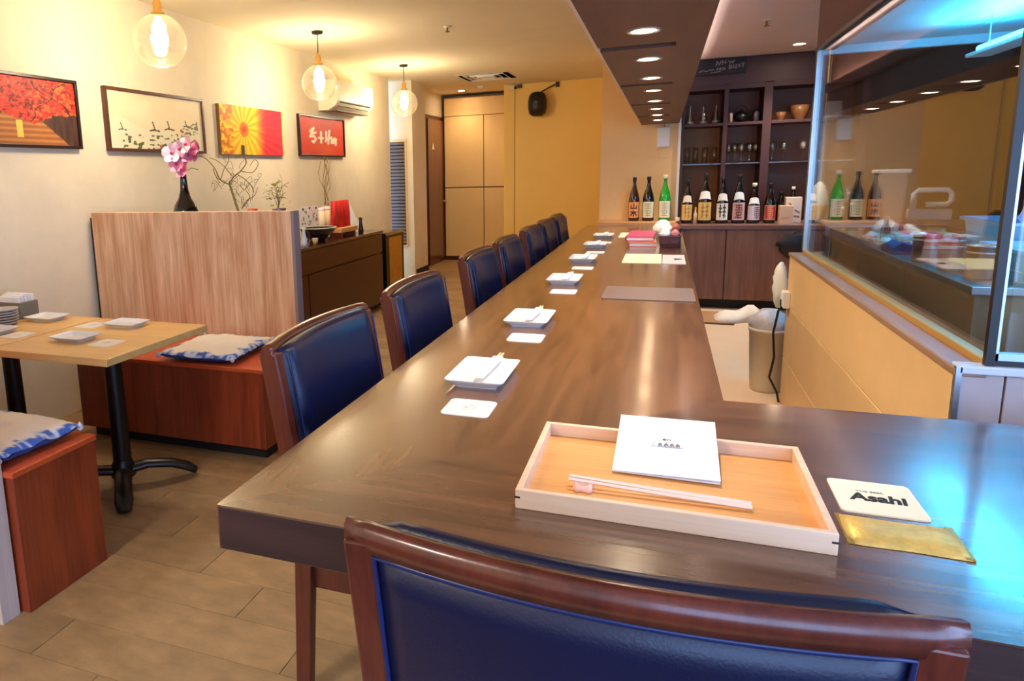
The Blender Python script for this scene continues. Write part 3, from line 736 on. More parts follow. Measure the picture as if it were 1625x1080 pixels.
# ---------------------------------------------------------------- place settings
def plate_parts(t, w=.145, d=.225, h=.022):
    a = MB(); rings = []
    for s, z in ((.70, 0), (.74, .004), (.98, h-.003), (1.0, h), (.985, h), (.86, h-.005), (.76, .008), (.72, .007), (.02, .007)):
        rings.append([(x, y, z) for x, y in rrect(w*s, d-w*(1-s), .012*s+.001, 3)])
    a.loft(rings, smooth=False); a.build('plate_body', m_porc, t, weld=True)
def sleeve_parts(t, L=.25):
    a = MB(); a.prism([(-.012, -.09), (.012, -.09), (.013, .10), (-.013, .10)], 0, .006); a.build('paper_sleeve', m_paper, t, .001)
    for s in (-1, 1):
        MB().tube([(s*.004, .10, .003), (s*.004, .14, .003)], .0028, 6).build('chopstick_tip', mat('pale_wood', (226, 190, 140), .5), t)
def coaster_parts(t, s=.105):
    a = MB(); a.prism(rrect(s, s, .012, 3), 0, .002); a.build('card', m_coast, t)
    def mark(u, v):
        k = 0
        if .36 < u < .64 and .3 < v < .72:
            if vnoise(u*34, v*16, 3) > .5 and (v*17) % 1 > .35: k = .85
        return mix((238, 230, 222), (120, 104, 100), k)
    art('print', lambda u, v: (-.04+.08*u, -.04+.08*v, .0024), 30, 30, mark, m_print, t)
pl = None
names = ['nearest', 'second', 'third', 'fourth', 'fifth', 'farthest']
for i, (y, yc) in enumerate(((1.65, 1.415), (2.34, 2.095), (3.24, 2.96), (4.03, 3.70), (4.78, 4.42), (5.44, 5.02))):
    dy = .225 if i < 3 else .26
    lp = 'white rectangular plate on the counter, %s of the row of place settings' % names[i]
    lc = 'square printed paper coaster in front of the %s plate on the counter' % names[i]
    ls = 'white paper chopstick sleeve lying across the %s plate on the counter' % names[i]
    if pl is None:
        pl = thing('plate', lp, 'plate', (-.405, y, CT), 0, 'plates along the counter'); plate_parts(pl)
        cs = thing('coaster', lc, 'coaster', (-.38, yc, CT), 0, 'coasters along the counter'); coaster_parts(cs)
        sl_ = thing('chopsticks', ls, 'chopsticks', (-.395, y+.01, CT+.0225), -.03, 'wrapped chopsticks along the counter'); sleeve_parts(sl_)
    else:
        dup(pl, (-.41, y, CT), 0, lp); dup(cs, (-.38, yc, CT), 0, lc); dup(sl_, (-.40, y+.01, CT+.0225), -.03, ls)
# booth table settings
TZ = .65
tl = [((-2.12, 2.0, TZ), 'square white plate at the front corner of the aisle-side maple table'), ((-2.10, 2.26, TZ), 'square white plate at the back of the aisle-side maple table'),
      ((-2.56, 2.27, TZ+.002), 'square white plate at the back of the maple table by the wall'), ((-2.56, 2.0, TZ+.002), 'square white plate at the left edge of the picture on the wall-side table')]
tp = None
for i, (p, lb) in enumerate(tl):
    if tp is None:
        tp = thing('plate', lb, 'plate', p, 0, 'plates on the booth tables'); plate_parts(tp, .165, .125, .02)
    else: dup(tp, p, 0, lb)
for (x, y, z), lb in (((-1.95, 1.985, TZ), 'paper coaster right of the front plate on the aisle-side maple table'), ((-2.26, 2.23, TZ), 'paper coaster left of the back plate on the aisle-side maple table'), ((-2.42, 1.99, TZ+.002), 'paper coaster by the front plate on the wall-side maple table')):
    dup(cs, (x, y, z), 0, lb)
# condiment set on the wall side table
t = thing('condiment_caddy', 'grey box of folded napkins at the wall end of the booth table', 'caddy', (-2.76, 2.29, TZ+.002)); 
B(-.075, .075, -.05, .05, 0, .075).build('box', mat('caddy_grey', (122, 116, 100), .6, noise=.1), t, .003)
for k in range(5): B(-.06, .06, -.045+.018*k, -.03+.018*k, .03, .10+.006*(k % 3)).build('napkin', m_paper, t, .002)
t = thing('stacked_saucers', 'stack of grey saucers beside the napkin box on the booth table', 'saucers', (-2.66, 2.13, TZ+.002))
msau = mat('saucer_grey', (178, 168, 164), .35)
for k in range(6):
    MB().lathe([(.001, 0), (.03, 0), (.058, .012), (.06, .016), (.056, .016), (.03, .006), (.001, .005)], (0.002*(k % 3), .002*(k % 2), k*.0115), 24).build('saucer', msau, t)
t = thing('sauce_jug', 'round orange-brown sauce pot at the left edge of the booth table', 'jug', (-2.81, 2.14, TZ+.002))
MB().lathe([(.001, 0), (.03, 0), (.045, .03), (.046, .06), (.03, .085), (.022, .095), (.026, .10), (.001, .10)], n=20).build('body', mat('terracotta', (206, 128, 60), .4), t)
MB().lathe([(.001, .112), (.008, .11), (.006, .101), (.024, .099)], n=16).build('lid', mat('terracotta_lid', (182, 104, 50), .4), t)

# ---------------------------------------------------------------- tray and what is on it
t = thing('serving_tray', 'pale wooden serving tray with raised rim in front of the foreground chair', 'tray', (.017, 1.145, CT)); of = t.location
mt = wood('tray_wood', (206, 138, 70), (236, 176, 106), 0, .4, 1.3, contrast=.8); mr = wood('tray_rim', (226, 186, 150), (244, 214, 184), 0, .4, 1.2)
x0, x1, y0, y1 = -.195, .229, .99, 1.30
B(x0+.008, x1-.008, y0+.008, y1-.008, CT, CT+.008, of).build('tray_base', mt, t)
for nm_, bx in (('front', (x0, x1, y0, y0+.010)), ('back', (x0, x1, y1-.010, y1))):
    B(*bx, CT, CT+.031, of).build('rim_board', mr, t, .0015)
for bx in ((x0, x0+.010, y0+.010, y1-.010), (x1-.010, x1, y0+.010, y1-.010)):
    B(*bx, CT, CT+.031, of).build('rim_board', mr, t, .0015)
for x in (x0, x1-.007): B(x-.0006, x+.0076, y0-.0006, y0+.004, CT+.017, CT+.020, of).build('joint_key', m_frame, t)
t = thing('menu_folder', 'folded white menu card with a small black logo leaning on the tray back rim', 'menu', (.018, 1.147, CT+.011), -.012, rx=math.radians(12.0))
a = MB(); a.add([(-.082, 0, 0), (.082, 0, 0), (.08, .178, 0), (-.08, .178, 0), (-.082, 0, .001), (.082, 0, .0015), (.08, .178, .0015), (-.08, .178, .001)], [(0, 3, 2, 1), (4, 5, 6, 7), (0, 1, 5, 4), (1, 2, 6, 5), (2, 3, 7, 6), (3, 0, 4, 7)])
a.build('back_leaf', m_paper, t)
a = MB(); a.add([(-.081, 0, .002), (.082, 0, .006), (.08, .178, .005), (-.08, .178, .002), (-.081, 0, .003), (.082, 0, .007), (.08, .178, .006), (-.08, .178, .003)], [(0, 3, 2, 1), (4, 5, 6, 7), (0, 1, 5, 4), (1, 2, 6, 5), (2, 3, 7, 6), (3, 0, 4, 7)])
a.build('front_leaf', mat('menu_white', (236, 236, 246), .65), t)
def logo(u, v):
    x = u*2; d = 9
    d = min(d, math.hypot(x-.86, v-.80)-.10)
    d = min(d, abs(math.hypot(x-1.12, v-.78)-.10)-.02 if v > .7 else 9)
    d = min(d, strokes_d((x, v), [[(.9, .55), (1.05, .52)], [(1.1, .54), (1.2, .5)]])-.012)
    if v < .45:
        for cx, s in ((.22, .5), (.62, .9), (.98, 1.1), (1.32, 1.05), (1.66, 1.0)):
            k = [[(cx-.1*s, .3), (cx+.1*s, .3)], [(cx-.12*s, .12), (cx+.12*s, .1)], [(cx, .42), (cx-.02, .04)], [(cx-.08*s, .2), (cx+.1*s, .2)], [(cx+.04*s, .3), (cx+.12*s, .04)], [(cx-.06*s, .3), (cx-.11*s, .05)]]
            d = min(d, strokes_d((x, v), k if s > .6 else k[:2])-.011)
    return mix((20, 20, 26), (236, 236, 246), d/.03)
art('logo', lambda u, v: (-.026+.054*u, .082+.026*v, .0036+.0018*u+.0018), 150, 72, logo, m_print, t)
t = thing('chopstick_rest', 'small pink ceramic chopstick rest at the left of the tray', 'chopstick rest', (-.102, 1.078, CT+.008))
MB().loft([[(-.014+.028*f, y*w*1.15, z*(.8+.4*abs(2*f-1))) for y, z in ((-.02, 0), (.02, 0), (.019, .007), (.008, .011), (-.008, .011), (-.019, .007))] for f, w in ((0, .8), (.2, 1), (.5, .85), (.8, 1), (1, .8))]).build('body', mat('pink_ceramic', (240, 196, 180), .25, noise=.1, nscale=40), t, weld=True)
for k, (dy0, dy1) in enumerate(((.006, .006), (-.007, -.007))):
    t = thing('chopstick', ['pale wooden chopstick on the pink rest, the rear of the pair', 'pale wooden chopstick on the pink rest, the front of the pair'][k], 'chopstick', (-.125, 1.078+dy0, CT+.0225), 0)
    MB().tube([(0, 0, 0), (.13, dy1-dy0, -.005), (.262, (dy1-dy0)*1.2+.002, -.0095)], [.0026, .0036, .0042], 4, smooth=False).build('stick', mat('white_wood', (240, 222, 206), .45), t)
# beer mat and packet
t = thing('beer_mat', 'cream square beer mat with a black brand word, right of the tray', 'coaster', (.317, 1.19, CT), -.01)
a = MB(); a.prism(rrect(.11, .118, .008, 4), 0, .0022); a.build('card', mat('mat_cream', (240, 230, 200), .6), t, label='cream card')
text('lettering', 'Asahi', .036, m_ink, t, (.002, -.004, .0026), shear=.12, bold=.0013, sx=.92)
text('small_lettering', 'THE BEER', .0085, mat('grey_ink', (150, 140, 128), .6), t, (-.004, .018, .0026))
t = thing('wet_tissue_packet', 'gold foil wet towel packet lying before the cream beer mat', 'packet', (.319, 1.073, CT), -.012)
a = MB(); rings = []
for i in range(13):
    f = i/12; e = min(1, min(f, 1-f)*6); hh = .0015+.006*math.sqrt(max(0, 1-(1-e)**2)); w_ = .043+.001*math.sin(9*f)
    rings.append([(-.068+.136*f, y, z) for y, z in ((-w_, .0005), (w_, .0005), (w_, .0015), (w_*.6, .001+hh), (0, .0015+hh*1.05), (-w_*.6, .001+hh), (-w_, .0015))])
a.loft(rings); a.build('foil', mat('gold_foil', (240, 198, 104), .42, metal=.5, noise=.2, nscale=40, bump=.4, bscale=120), t, weld=True)
B(-.070, -.062, -.0435, .0435, .0005, .003).build('crimp', mat('gold_crimp', (200, 150, 60), .35, metal=.7), t)
B(.060, .0695, -.0435, .0435, .0005, .0035).build('crimp', MATS['gold_crimp'], t)

# ---------------------------------------------------------------- papers, mat and basket on the far counter
t = thing('grey_mat', 'flat grey-brown rubber mat on the right half of the counter', 'mat', (-.045, 2.97, CT))
a = MB(); a.prism(rrect(.345, .30, .01, 3), 0, .005); a.build('sheet', mat('rubber_mat', (112, 92, 86), .45), t, .001)
def sheet(name, label, cat, x, y, w, d, z, h, m_, rot=0):
    t = thing(name, label, cat, (x, y, z), rot); a = MB(); a.prism(rrect(w, d, min(.006, w*.1), 2), 0, h); a.build('sheet', m_, t); return t
sheet('menu_sheet', 'pale yellow paper menu on the far half of the counter', 'menu', -.10, 4.15, .20, .41, CT, .003, mat('pale_yellow_paper', (246, 232, 176), .6))
t = sheet('menu_sheet', 'whitish menu sheet with a black mark, right of the pale yellow one', 'menu', .063, 4.13, .115, .40, CT, .003, mat('greyish_paper', (206, 190, 184), .6))
MB().lathe([(.001, .0), (.026, 0), (.026, .004), (.001, .004)], (.015, -.02, .003), 3).build('black_mark', m_ink, t)
sheet('menu_sheet', 'long cream paper at the far end of the counter by the last plate', 'menu', -.17, 5.6, .27, .40, CT, .003, mat('cream_paper', (244, 226, 190), .6))
mf = [((-.125, 5.02, CT), 'lower orange menu folder in the small pile by the basket', (214, 110, 76), .03), ((-.13, 5.08, CT+.031), 'upper magenta-pink menu folder in the small pile by the basket', (186, 60, 100), -.04)]
for p, lb, c_, r_ in mf:
    t = thing('menu_folder', lb, 'menu', p, r_, 'menu folders by the basket'); nmx = 'folder_%s' % ('orange' if c_[1] > 80 else 'pink')
    B(-.085, .085, -.24, .24, 0, .004).build('cover', mat(nmx, c_, .5), t, .001)
    B(-.08, .085, -.235, .235, .004, .024).build('pages', m_paper, t)
    B(-.085, .085, -.24, .24, .024, .029).build('cover', mat(nmx, c_, .5), t, .001)
    B(-.089, -.085, -.24, .24, 0, .029).build('spine', mat(nmx, c_, .5), t)
t = thing('wicker_basket', 'small dark wicker basket near the far right edge of the counter', 'basket', (.045, 4.80, CT))
mw = mat('dark_wicker', (92, 52, 56), .6, noise=.25, nscale=60, bump=.8, bscale=90)
a = MB(); a.loft([[(x*s, y*s, z) for x, y in rrect(.125, .22, .02, 4)] for s, z in ((.9, 0), (1., .03), (1.04, .075), (.98, .075), (.92, .01))], smooth=False, cap=True); a.build('basket_body', mw, t)
a = MB(); pts = [(x*1.01, y*1.01, .076) for x, y in rrect(.125, .22, .02, 4)]; a.tube(pts+[pts[0]], .005, 6); a.build('rim', mw, t)
random.seed(11)
for k, (x, y, z, r_, c_) in enumerate(((-.03, -.05, .085, .035, (240, 236, 232)), (.03, -.06, .09, .026, (224, 130, 130)), (-.02, .05, .10, .04, (238, 240, 236)), (.035, .02, .12, .028, (180, 90, 60)), (.02, .07, .10, .03, (236, 220, 210)))):
    tt = thing('wrapped_sweet', ['white crumpled packet in the wicker basket, front left', 'pink wrapped packet in the wicker basket, front right', 'large white crumpled packet at the back of the wicker basket', 'reddish brown packet on top of the basket heap', 'pale packet at the back right of the wicker basket'][k], 'packet', (.045+x, 4.80+y, CT+z), k*.7, 'packets in the wicker basket')
    a = MB(); rings = []
    for i in range(7):
        f = i/6; rr = r_*math.sin(PI*(.06+.88*f))
        rings.append([(rr*math.cos(2*PI*j/10)*(1+.25*(hsh(i, j, k)-.5)), rr*math.sin(2*PI*j/10)*(1+.25*(hsh(j, i, k)-.5)), r_*1.1*(f-.5)*1.8+r_*.05) for j in range(10)])
    a.loft(rings, smooth=False); a.build('wrapper', mat('wrapper_%s' % 'abcde'[k], c_, .4), tt)
t = thing('condiment_bottle', 'small reddish brown bottle standing behind the wicker basket', 'bottle', (.09, 5.02, CT))
MB().lathe([(.001, 0), (.024, 0), (.026, .01), (.026, .10), (.012, .13), (.011, .15), (.001, .15)], n=16).build('body', mat('brown_glass', (110, 44, 26), .15), t)
MB().lathe([(.014, .148), (.014, .172), (.001, .174)], n=14).build('cap', mat('bottle_cap_tan', (220, 176, 140), .5), t)
t = thing('tissue_bag', 'crumpled white plastic bag of tissues behind the basket', 'bag', (0.0, 5.40, CT))
a = MB(); rings = []
for i in range(9):
    f = i/8; rr = (.04+.03*math.sin(PI*min(1, f*1.1))) if f < .95 else .02
    rings.append([(rr*math.cos(2*PI*j/14)*(1+.2*(hsh(i, j, 3)-.5)), rr*1.1*math.sin(2*PI*j/14)*(1+.2*(hsh(j, i, 4)-.5)), .13*f) for j in range(14)])
a.loft(rings); a.build('bag', mat('white_plastic', (240, 240, 232), .35), t)

# ---------------------------------------------------------------- sake bottles
def bottle(x, y, z, h, r, glass, label_fn, label, neck=None, cap=None, shoulder=None, lw=.155, name='sake_bottle', group='sake bottles along the back cabinet', ls=1.):
    t = thing(name, label, 'bottle', (x, y, z), 0, group)
    prof = [(.001, 0), (r*.92, 0), (r, .008), (r, h*.44), (r*.97, h*.5), (r*.78, h*.62), (r*.46, h*.74), (r*.30, h*.83), (r*.27, h*.93), (r*.31, h*.935), (r*.31, h*.95), (.001, h*.95)]
    MB().lathe(prof, n=24).build('glass_body', glass, t)
    MB().lathe([(r*.30, h*.95-.012), (r*.36, h*.95-.01), (r*.36, h-.003), (r*.3, h), (.001, h)], n=18).build('cap', cap or m_ink, t)
    a0, a1 = math.radians(-90-62*ls), math.radians(-90+62*ls)
    if label_fn: art('label', lambda u, v: ((r+.0012)*math.cos(a0+(a1-a0)*u), (r+.0012)*math.sin(a0+(a1-a0)*u), .03+lw*v), 26, 30, label_fn, m_gloss, t)
    if shoulder:
        def PS(u, v):
            zz = h*(.50+.15*v); rr = r*(.97+(zz/h-.5)/.12*(.78-.97))+.0025; a = math.radians(-90-55)+math.radians(110)*u
            return (rr*math.cos(a), rr*math.sin(a), zz-.012*(2*u-1)**2)
        art('shoulder_label', PS, 16, 6, lambda u, v: shoulder, m_gloss, t)
    return t
def lab(bg, ink, ss, border=None, w=.045):
    def f(u, v):
        if border and (u < .07 or u > .93 or v < .05 or v > .95): return border
        d = strokes_d((u, v), ss) if ss else 9
        return mix(ink, bg, (d-w*.6)/.03)
    return f
yama = [[(.5, .88), (.5, .6)], [(.28, .76), (.28, .6), (.72, .6), (.72, .76)], [(.5, .45), (.5, .1)], [(.28, .36), (.72, .36)], [(.48, .36), (.28, .16)], [(.52, .36), (.74, .16)]]
kan = [[(.3, .85), (.7, .85)], [(.5, .92), (.5, .6)], [(.32, .72), (.7, .7)], [(.3, .58), (.72, .58)], [(.34, .45), (.68, .45), (.66, .28), (.36, .28), (.34, .45)], [(.5, .5), (.48, .1)], [(.3, .16), (.7, .14)]]
two = [[(.35, .9), (.35, .2)], [(.28, .7), (.44, .7)], [(.28, .5), (.44, .48)], [(.65, .9), (.64, .15)], [(.56, .75), (.74, .74)], [(.56, .5), (.74, .5)], [(.57, .3), (.72, .25)]]
gb = mat('dark_bottle_glass', (20, 12, 12), .12, coat=.5); gbr = mat('brown_bottle_glass', (56, 22, 14), .12, coat=.5); gg = mat('green_bottle_glass', (34, 150, 40), .12, coat=.5)
BY = 6.80
bt = [(-.253, 6.79, .765, .395, .048, gbr, lab((232, 156, 96), (40, 20, 14), yama), 'dark brown sake bottle with orange label and black characters, leftmost on the ledge', None, None),
      (-.130, 6.79, .765, .398, .050, gb, lab((226, 222, 190), (160, 160, 120), kan, w=.03), 'dark sake bottle with pale greenish label, middle of the ledge', None, None),
      (.008, 6.79, .765, .41, .050, gg, lab((232, 228, 206), (170, 170, 140), kan, w=.03), 'bright green sake bottle with white label at the right of the ledge', m_white, None),
      (.195, BY, .74, .385, .046, gb, lab((222, 186, 110), (150, 110, 50), two, w=.03), 'dark sake bottle with gold label, first on the cabinet beside the wall edge', None, (224, 214, 200)),
      (.338, BY, .74, .44, .057, gb, lab((226, 190, 112), (140, 96, 40), two, w=.03), 'tallest black sake bottle with white shoulder label and gold front label', None, (244, 242, 238)),
      (.478, BY, .74, .405, .050, gb, lab((240, 236, 220), (40, 34, 30), two), 'black sake bottle with white label carrying two columns of black script', m_frame, (238, 234, 230)),
      (.607, BY, .74, .42, .052, gb, lab((226, 176, 160), (110, 50, 60), kan, (222, 206, 214)), 'black sake bottle with pinkish label, left of the white-capped one', m_frame, (232, 236, 234)),
      (.725, BY, .74, .345, .051, gb, lab((232, 218, 222), (110, 90, 100), [[(x+.22, y) for x, y in s] for s in kan], w=.03), 'short dark sake bottle with white cap and pale lavender label', m_white, (236, 240, 240)),
      (.850, BY, .74, .345, .047, gb, lab((198, 62, 50), (240, 160, 120), kan, (226, 190, 186), w=.03), 'dark bottle with red bordered label, rightmost before the pale box', None, None)]
for x, y, z, h, r, g_, lf, lb, cap, sh in bt: bottle(x, y, z, h, r, g_, lf, lb, cap=cap, shoulder=sh, lw=h*.36)
t = thing('small_flask', 'tiny clear bottle with tan stopper between the gold-label bottles', 'bottle', (.262, 6.70, .74))
MB().lathe([(.001, 0), (.014, 0), (.014, .09), (.006, .11), (.006, .13), (.001, .13)], n=12).build('body', mat('pale_flask', (224, 196, 160), .3), t)
MB().lathe([(.008, .13), (.008, .145), (.001, .147)], n=10).build('stopper', mat('cork', (206, 150, 90), .7), t)
def boxed(name, label, x, y, z, w, d, h, m_, fn=None):
    t = thing(name, label, 'box', (x, y, z)); B(-w/2, w/2, -d/2, d/2, 0, h).build('carton', m_, t, .002)
    if fn: art('print', lambda u, v: (-w*.45+w*.9*u, -d/2-.001, h*(.05+.9*v)), 24, 30, fn, m_print, t)
    return t
boxed('gift_box', 'tall pale cream gift box beside the metal glass post', 1.025, 6.82, .74, .12, .10, .22, mat('cream_box', (236, 214, 188), .6), lab((238, 220, 200), (120, 90, 80), [[(.2, .78), (.3, .74)], [(.6, .5), (.9, .4)], [(.55, .25), (.9, .22)]], w=.03))
boxed('gift_box', 'short peach gift box in front of the cream box and red-label bottle', .955, 6.70, .74, .10, .08, .155, mat('peach_box', (236, 180, 140), .6), lab((238, 190, 152), (206, 140, 110), [[(.2, .3), (.8, .34)]], w=.03))
for k, (x, h, lb) in enumerate(((.80, .30, 'black short bottle standing behind the red-label bottle'), (.90, .27, 'squat black jar behind the red-label bottle, left of the boxes'), (.97, .26, 'black bottle behind the pale gift boxes'), (1.06, .30, 'dark thin bottle with white tip behind the cream gift box'))):
    bottle(x, 7.08, .74, h, .042, gb, None, lb, cap=(m_white if k == 3 else None), group='dark bottles in the second row')

# glasses, jars and bowls on the shelf
def wine_glass(x, z, label, first=[None]):
    if first[0] is None:
        t = thing('wine_glass', label, 'glass', (x, 7.14, z), 0, 'wine glasses on the middle shelf')
        MB().lathe([(.001, 0), (.032, 0), (.032, .003), (.005, .008), (.004, .075), (.012, .085)], n=18, cap=False).build('stem', m_vessel, t)
        MB().lathe([(.004, .083), (.022, .092), (.033, .115), (.034, .14), (.027, .175), (.025, .175), (.032, .14), (.031, .116), (.02, .095), (.003, .087)], n=20, cap=False).build('bowl', m_vessel, t)
        first[0] = t; return t
    return dup(first[0], (x, 7.14, z), None, label)
ZG = 1.262
for i, x in enumerate((.53, .58, .635, .70, .75)): wine_glass(x, ZG, 'clear wine glass in the middle compartment of the shelf, %s from the left' % ['first', 'second', 'third', 'fourth', 'fifth'][i])
for i, x in enumerate((.88, .97, 1.12)): wine_glass(x, ZG, 'clear wine glass in the right compartment of the shelf, %s' % ['leftmost', 'in the middle', 'rightmost'][i])
tb = None
for i, x in enumerate((.185, .255, .335, .415)):
    lb = 'tall clear tumbler on the left middle shelf, %s of four' % ['first from the left', 'second from the left', 'third from the left', 'last on the right'][i]
    if tb is None:
        tb = thing('tumbler', lb, 'glass', (x, 7.14, ZG), 0, 'tumblers on the left middle shelf'); MB().lathe([(.001, 0), (.022, 0), (.026, .15), (.024, .15), (.02, .008), (.001, .007)], n=20, cap=False).build('glass_wall', m_vessel, tb)
        MB().lathe([(.001, .001), (.021, .001), (.021, .006), (.001, .006)], n=16).build('glass_foot', m_vessel, tb)
    else: dup(tb, (x, 7.14, ZG), None, lb)
dc = None
for i, x in enumerate((.195, .305, .41)):
    lb = 'clear glass carafe on the top left shelf, %s' % ['leftmost of three', 'middle of three', 'rightmost of three'][i]
    if dc is None:
        dc = thing('carafe', lb, 'carafe', (x, 7.14, 1.615), 0, 'carafes on the top left shelf'); MB().lathe([(.001, .002), (.035, .002), (.04, .02), (.034, .06), (.016, .10), (.014, .16), (.02, .175), (.018, .175), (.012, .16), (.014, .10), (.032, .06), (.037, .02), (.001, .006)], n=20, cap=False).build('glass_wall', m_vessel, dc)
        MB().lathe([(.001, .006), (.034, .01), (.034, .03), (.001, .03)], n=18).build('liquid', mat('sake_liquid', (206, 190, 176), .1), dc)
    else: dup(dc, (x, 7.14, 1.615), None, lb)
t = thing('candle', 'short white cylinder at the left of the top middle shelf', 'candle', (.53, 7.08, 1.615)); MB().lathe([(.001, 0), (.013, 0), (.013, .085), (.001, .087)], n=14).build('wax', mat('candle_white', (226, 200, 186), .5), t)
t = thing('teapot', 'black cast iron teapot on the top middle shelf', 'teapot', (.615, 7.13, 1.615))
MB().lathe([(.001, 0), (.04, 0), (.06, .03), (.062, .06), (.045, .085), (.02, .095), (.001, .096)], n=20).build('body', m_black, t)
MB().lathe([(.022, .094), (.016, .104), (.006, .11), (.008, .12), (.001, .124)], n=14).build('lid', m_black, t)
MB().tube([(-.045, 0, .08), (-.04, 0, .13), (0, 0, .155), (.04, 0, .13), (.045, 0, .08)], .005, 8).build('handle', m_black, t)
MB().tube([(.05, 0, .05), (.075, 0, .07), (.085, 0, .09)], [.012, .009, .007], 8).build('spout', m_black, t)
t = thing('jar', 'grey glass jar at the right of the top middle shelf', 'jar', (.74, 7.13, 1.615)); MB().lathe([(.001, 0), (.025, 0), (.026, .07), (.018, .085), (.018, .095), (.001, .096)], n=16).build('body', mat('grey_jar', (126, 108, 110), .25), t); MB().lathe([(.02, .094), (.02, .108), (.001, .11)], n=14).build('lid', m_black, t)
mbowl = wood('wooden_bowl', (120, 70, 36), (166, 108, 62), 2, .4)
for x, r, h, lb in ((.93, .042, .075, 'small round wooden bowl on the top right shelf'), (1.075, .075, .125, 'large wooden bowl on the top right shelf')):
    t = thing('wooden_bowl', lb, 'bowl', (x, 7.14, 1.615)); MB().lathe([(.001, 0), (r*.5, 0), (r*.55, h*.08), (r*.9, h*.5), (r, h), (r*.94, h), (r*.82, h*.5), (r*.4, h*.15), (.001, h*.13)], n=24).build('bowl_wall', mbowl, t)
    MB().lathe([(r*.5, -.0), (r*.52, .004), (r*.5, .008)], n=20, cap=False).build('foot_ring', mbowl, t)
boxed('carton', 'grey-white box on the top right shelf behind the glass', 1.32, 7.14, 1.615, .11, .12, .14, mat('grey_carton', (150, 140, 140), .6))
# ---------------------------------------------------------------- sideboard along the left wall
t = thing('sideboard', 'long glossy dark brown sideboard along the left wall behind the partition', 'sideboard', (-2.72, 4.6, 0)); of = t.location
B(-2.99, -2.47, 3.10, 6.04, .05, .712, of).build('body', m_side, t, .002)
B(-2.995, -2.445, 3.09, 6.06, .712, .735, of).build('sideboard_top', mat('sideboard_top', (74, 38, 26), .2, coat=.5), t, .003)
B(-2.47, -2.452, 3.10, 6.04, .535, .706, of).build('drawer_front', m_side, t, .002)
B(-2.47, -2.452, 3.10, 4.55, .06, .525, of).build('door', m_side, t, .002)
B(-2.47, -2.452, 4.56, 6.04, .06, .525, of).build('door', m_side, t, .002)
B(-2.98, -2.50, 3.12, 6.02, 0, .05, of).build('plinth', m_dark, t)
t = thing('gold_panel_stand', 'narrow black stand with a gold front panel at the far end of the sideboard', 'stand', (-2.62, 6.38, 0)); of = t.location
B(-2.80, -2.452, 6.14, 6.62, 0, .675, of).build('body', m_black, t, .003)
mgold = mat('gold_panel', (212, 150, 40), .35, metal=.3, noise=.15, nscale=30)
B(-2.452, -2.445, 6.21, 6.55, .20, .65, of).build('front_panel', mgold, t, .002)
B(-2.452, -2.444, 6.21, 6.55, .06, .19, of).build('lower_panel', mat('dark_gold', (110, 70, 30), .4), t, .002)
MB(of).add([(-2.80, 6.13, .675), (-2.44, 6.13, .675), (-2.44, 6.63, .675), (-2.80, 6.63, .675), (-2.80, 6.13, .70), (-2.46, 6.13, .70), (-2.46, 6.63, .70), (-2.80, 6.63, .70)], [(0, 3, 2, 1), (4, 5, 6, 7), (0, 1, 5, 4), (1, 2, 6, 5), (2, 3, 7, 6), (3, 0, 4, 7)]).build('stand_top', mat('stand_top_gloss', (50, 36, 32), .12, coat=.6), t, .002)
# upper shelf behind the partition that carries the vase and plants
t = thing('planter_shelf', 'hidden narrow dark shelf right behind the striped partition carrying vase and plants', 'shelf', (-2.5, 3.4, .735)); of = t.location
B(-2.95, -2.13, 3.07, 3.84, 1.0, 1.018, of).build('shelf_board', m_side, t, .002)
for x in (-2.9, -2.5): B(x-.012, x+.012, 3.10, 3.80, .735, 1.0, of).build('side_support', m_side, t)
VZ = 1.018
t = thing('bud_vase', 'glossy black bottle vase holding pink orchids above the partition', 'vase', (-2.475, 3.2, VZ))
MB().lathe([(.001, 0), (.045, 0), (.066, .02), (.07, .06), (.058, .10), (.036, .135), (.023, .18), (.018, .24), (.019, .268), (.017, .268), (.015, .24), (.02, .18), (.001, .16)], n=28).build('vase_body', mat('black_glaze', (16, 12, 12), .12, coat=.6), t)
t = thing('orchid_stem', 'spray of pink orchid blossoms standing in the black vase', 'flowers', (-2.475, 3.2, VZ+.2))
MB().tube([(0, 0, 0), (.005, 0, .07), (-.01, .01, .14), (.02, 0, .2), (.09, .0, .245)], .003, 6).build('stem', mat('stem_green', (96, 96, 50), .6), t)
MB().tube([(.005, 0, .07), (.05, .01, .10), (.09, .02, .09)], .002, 5).build('stem', MATS['stem_green'], t)
def blossom(t, x, y, z, r, yaw, pit, m_):
    a = MB(); R_ = Matrix.Rotation(yaw, 3, 'Z') @ Matrix.Rotation(pit, 3, 'X')
    for k in range(5):
        an = 2*PI*k/5+PI/2; wd = r*(.62 if k in (1, 4) else .42)
        n = 8; rim = []
        for j in range(n):
            b = 2*PI*j/n; rr = r*(.52+.5*math.cos(b)); ww = wd*math.sin(b)
            q = Vector((rr*math.cos(an)-ww*math.sin(an), -.018*math.cos(b)*(r/.05), rr*math.sin(an)+ww*math.cos(an))); rim.append(Vector((x, y, z))+R_@q)
        c = Vector((x, y, z))+R_@Vector((r*.5*math.cos(an), -.006, r*.5*math.sin(an)))
        a.add(rim+[c], [(j, (j+1) % n, n) for j in range(n)], True)
    o = a.build('blossom', m_, t)
    c2 = Vector((x, y, z))+R_@Vector((0, -.012, 0))
    MB().lathe([(.001, -.01), (.009, -.004), (.009, .004), (.001, .01)], tuple(c2), 8).build('blossom_lip', mat('orchid_lip', (170, 40, 92), .5), o)
mp1 = mat('orchid_pink', (246, 206, 214), .55, noise=.1, nscale=30); mp2 = mat('orchid_deep', (226, 136, 164), .55, noise=.15, nscale=30)
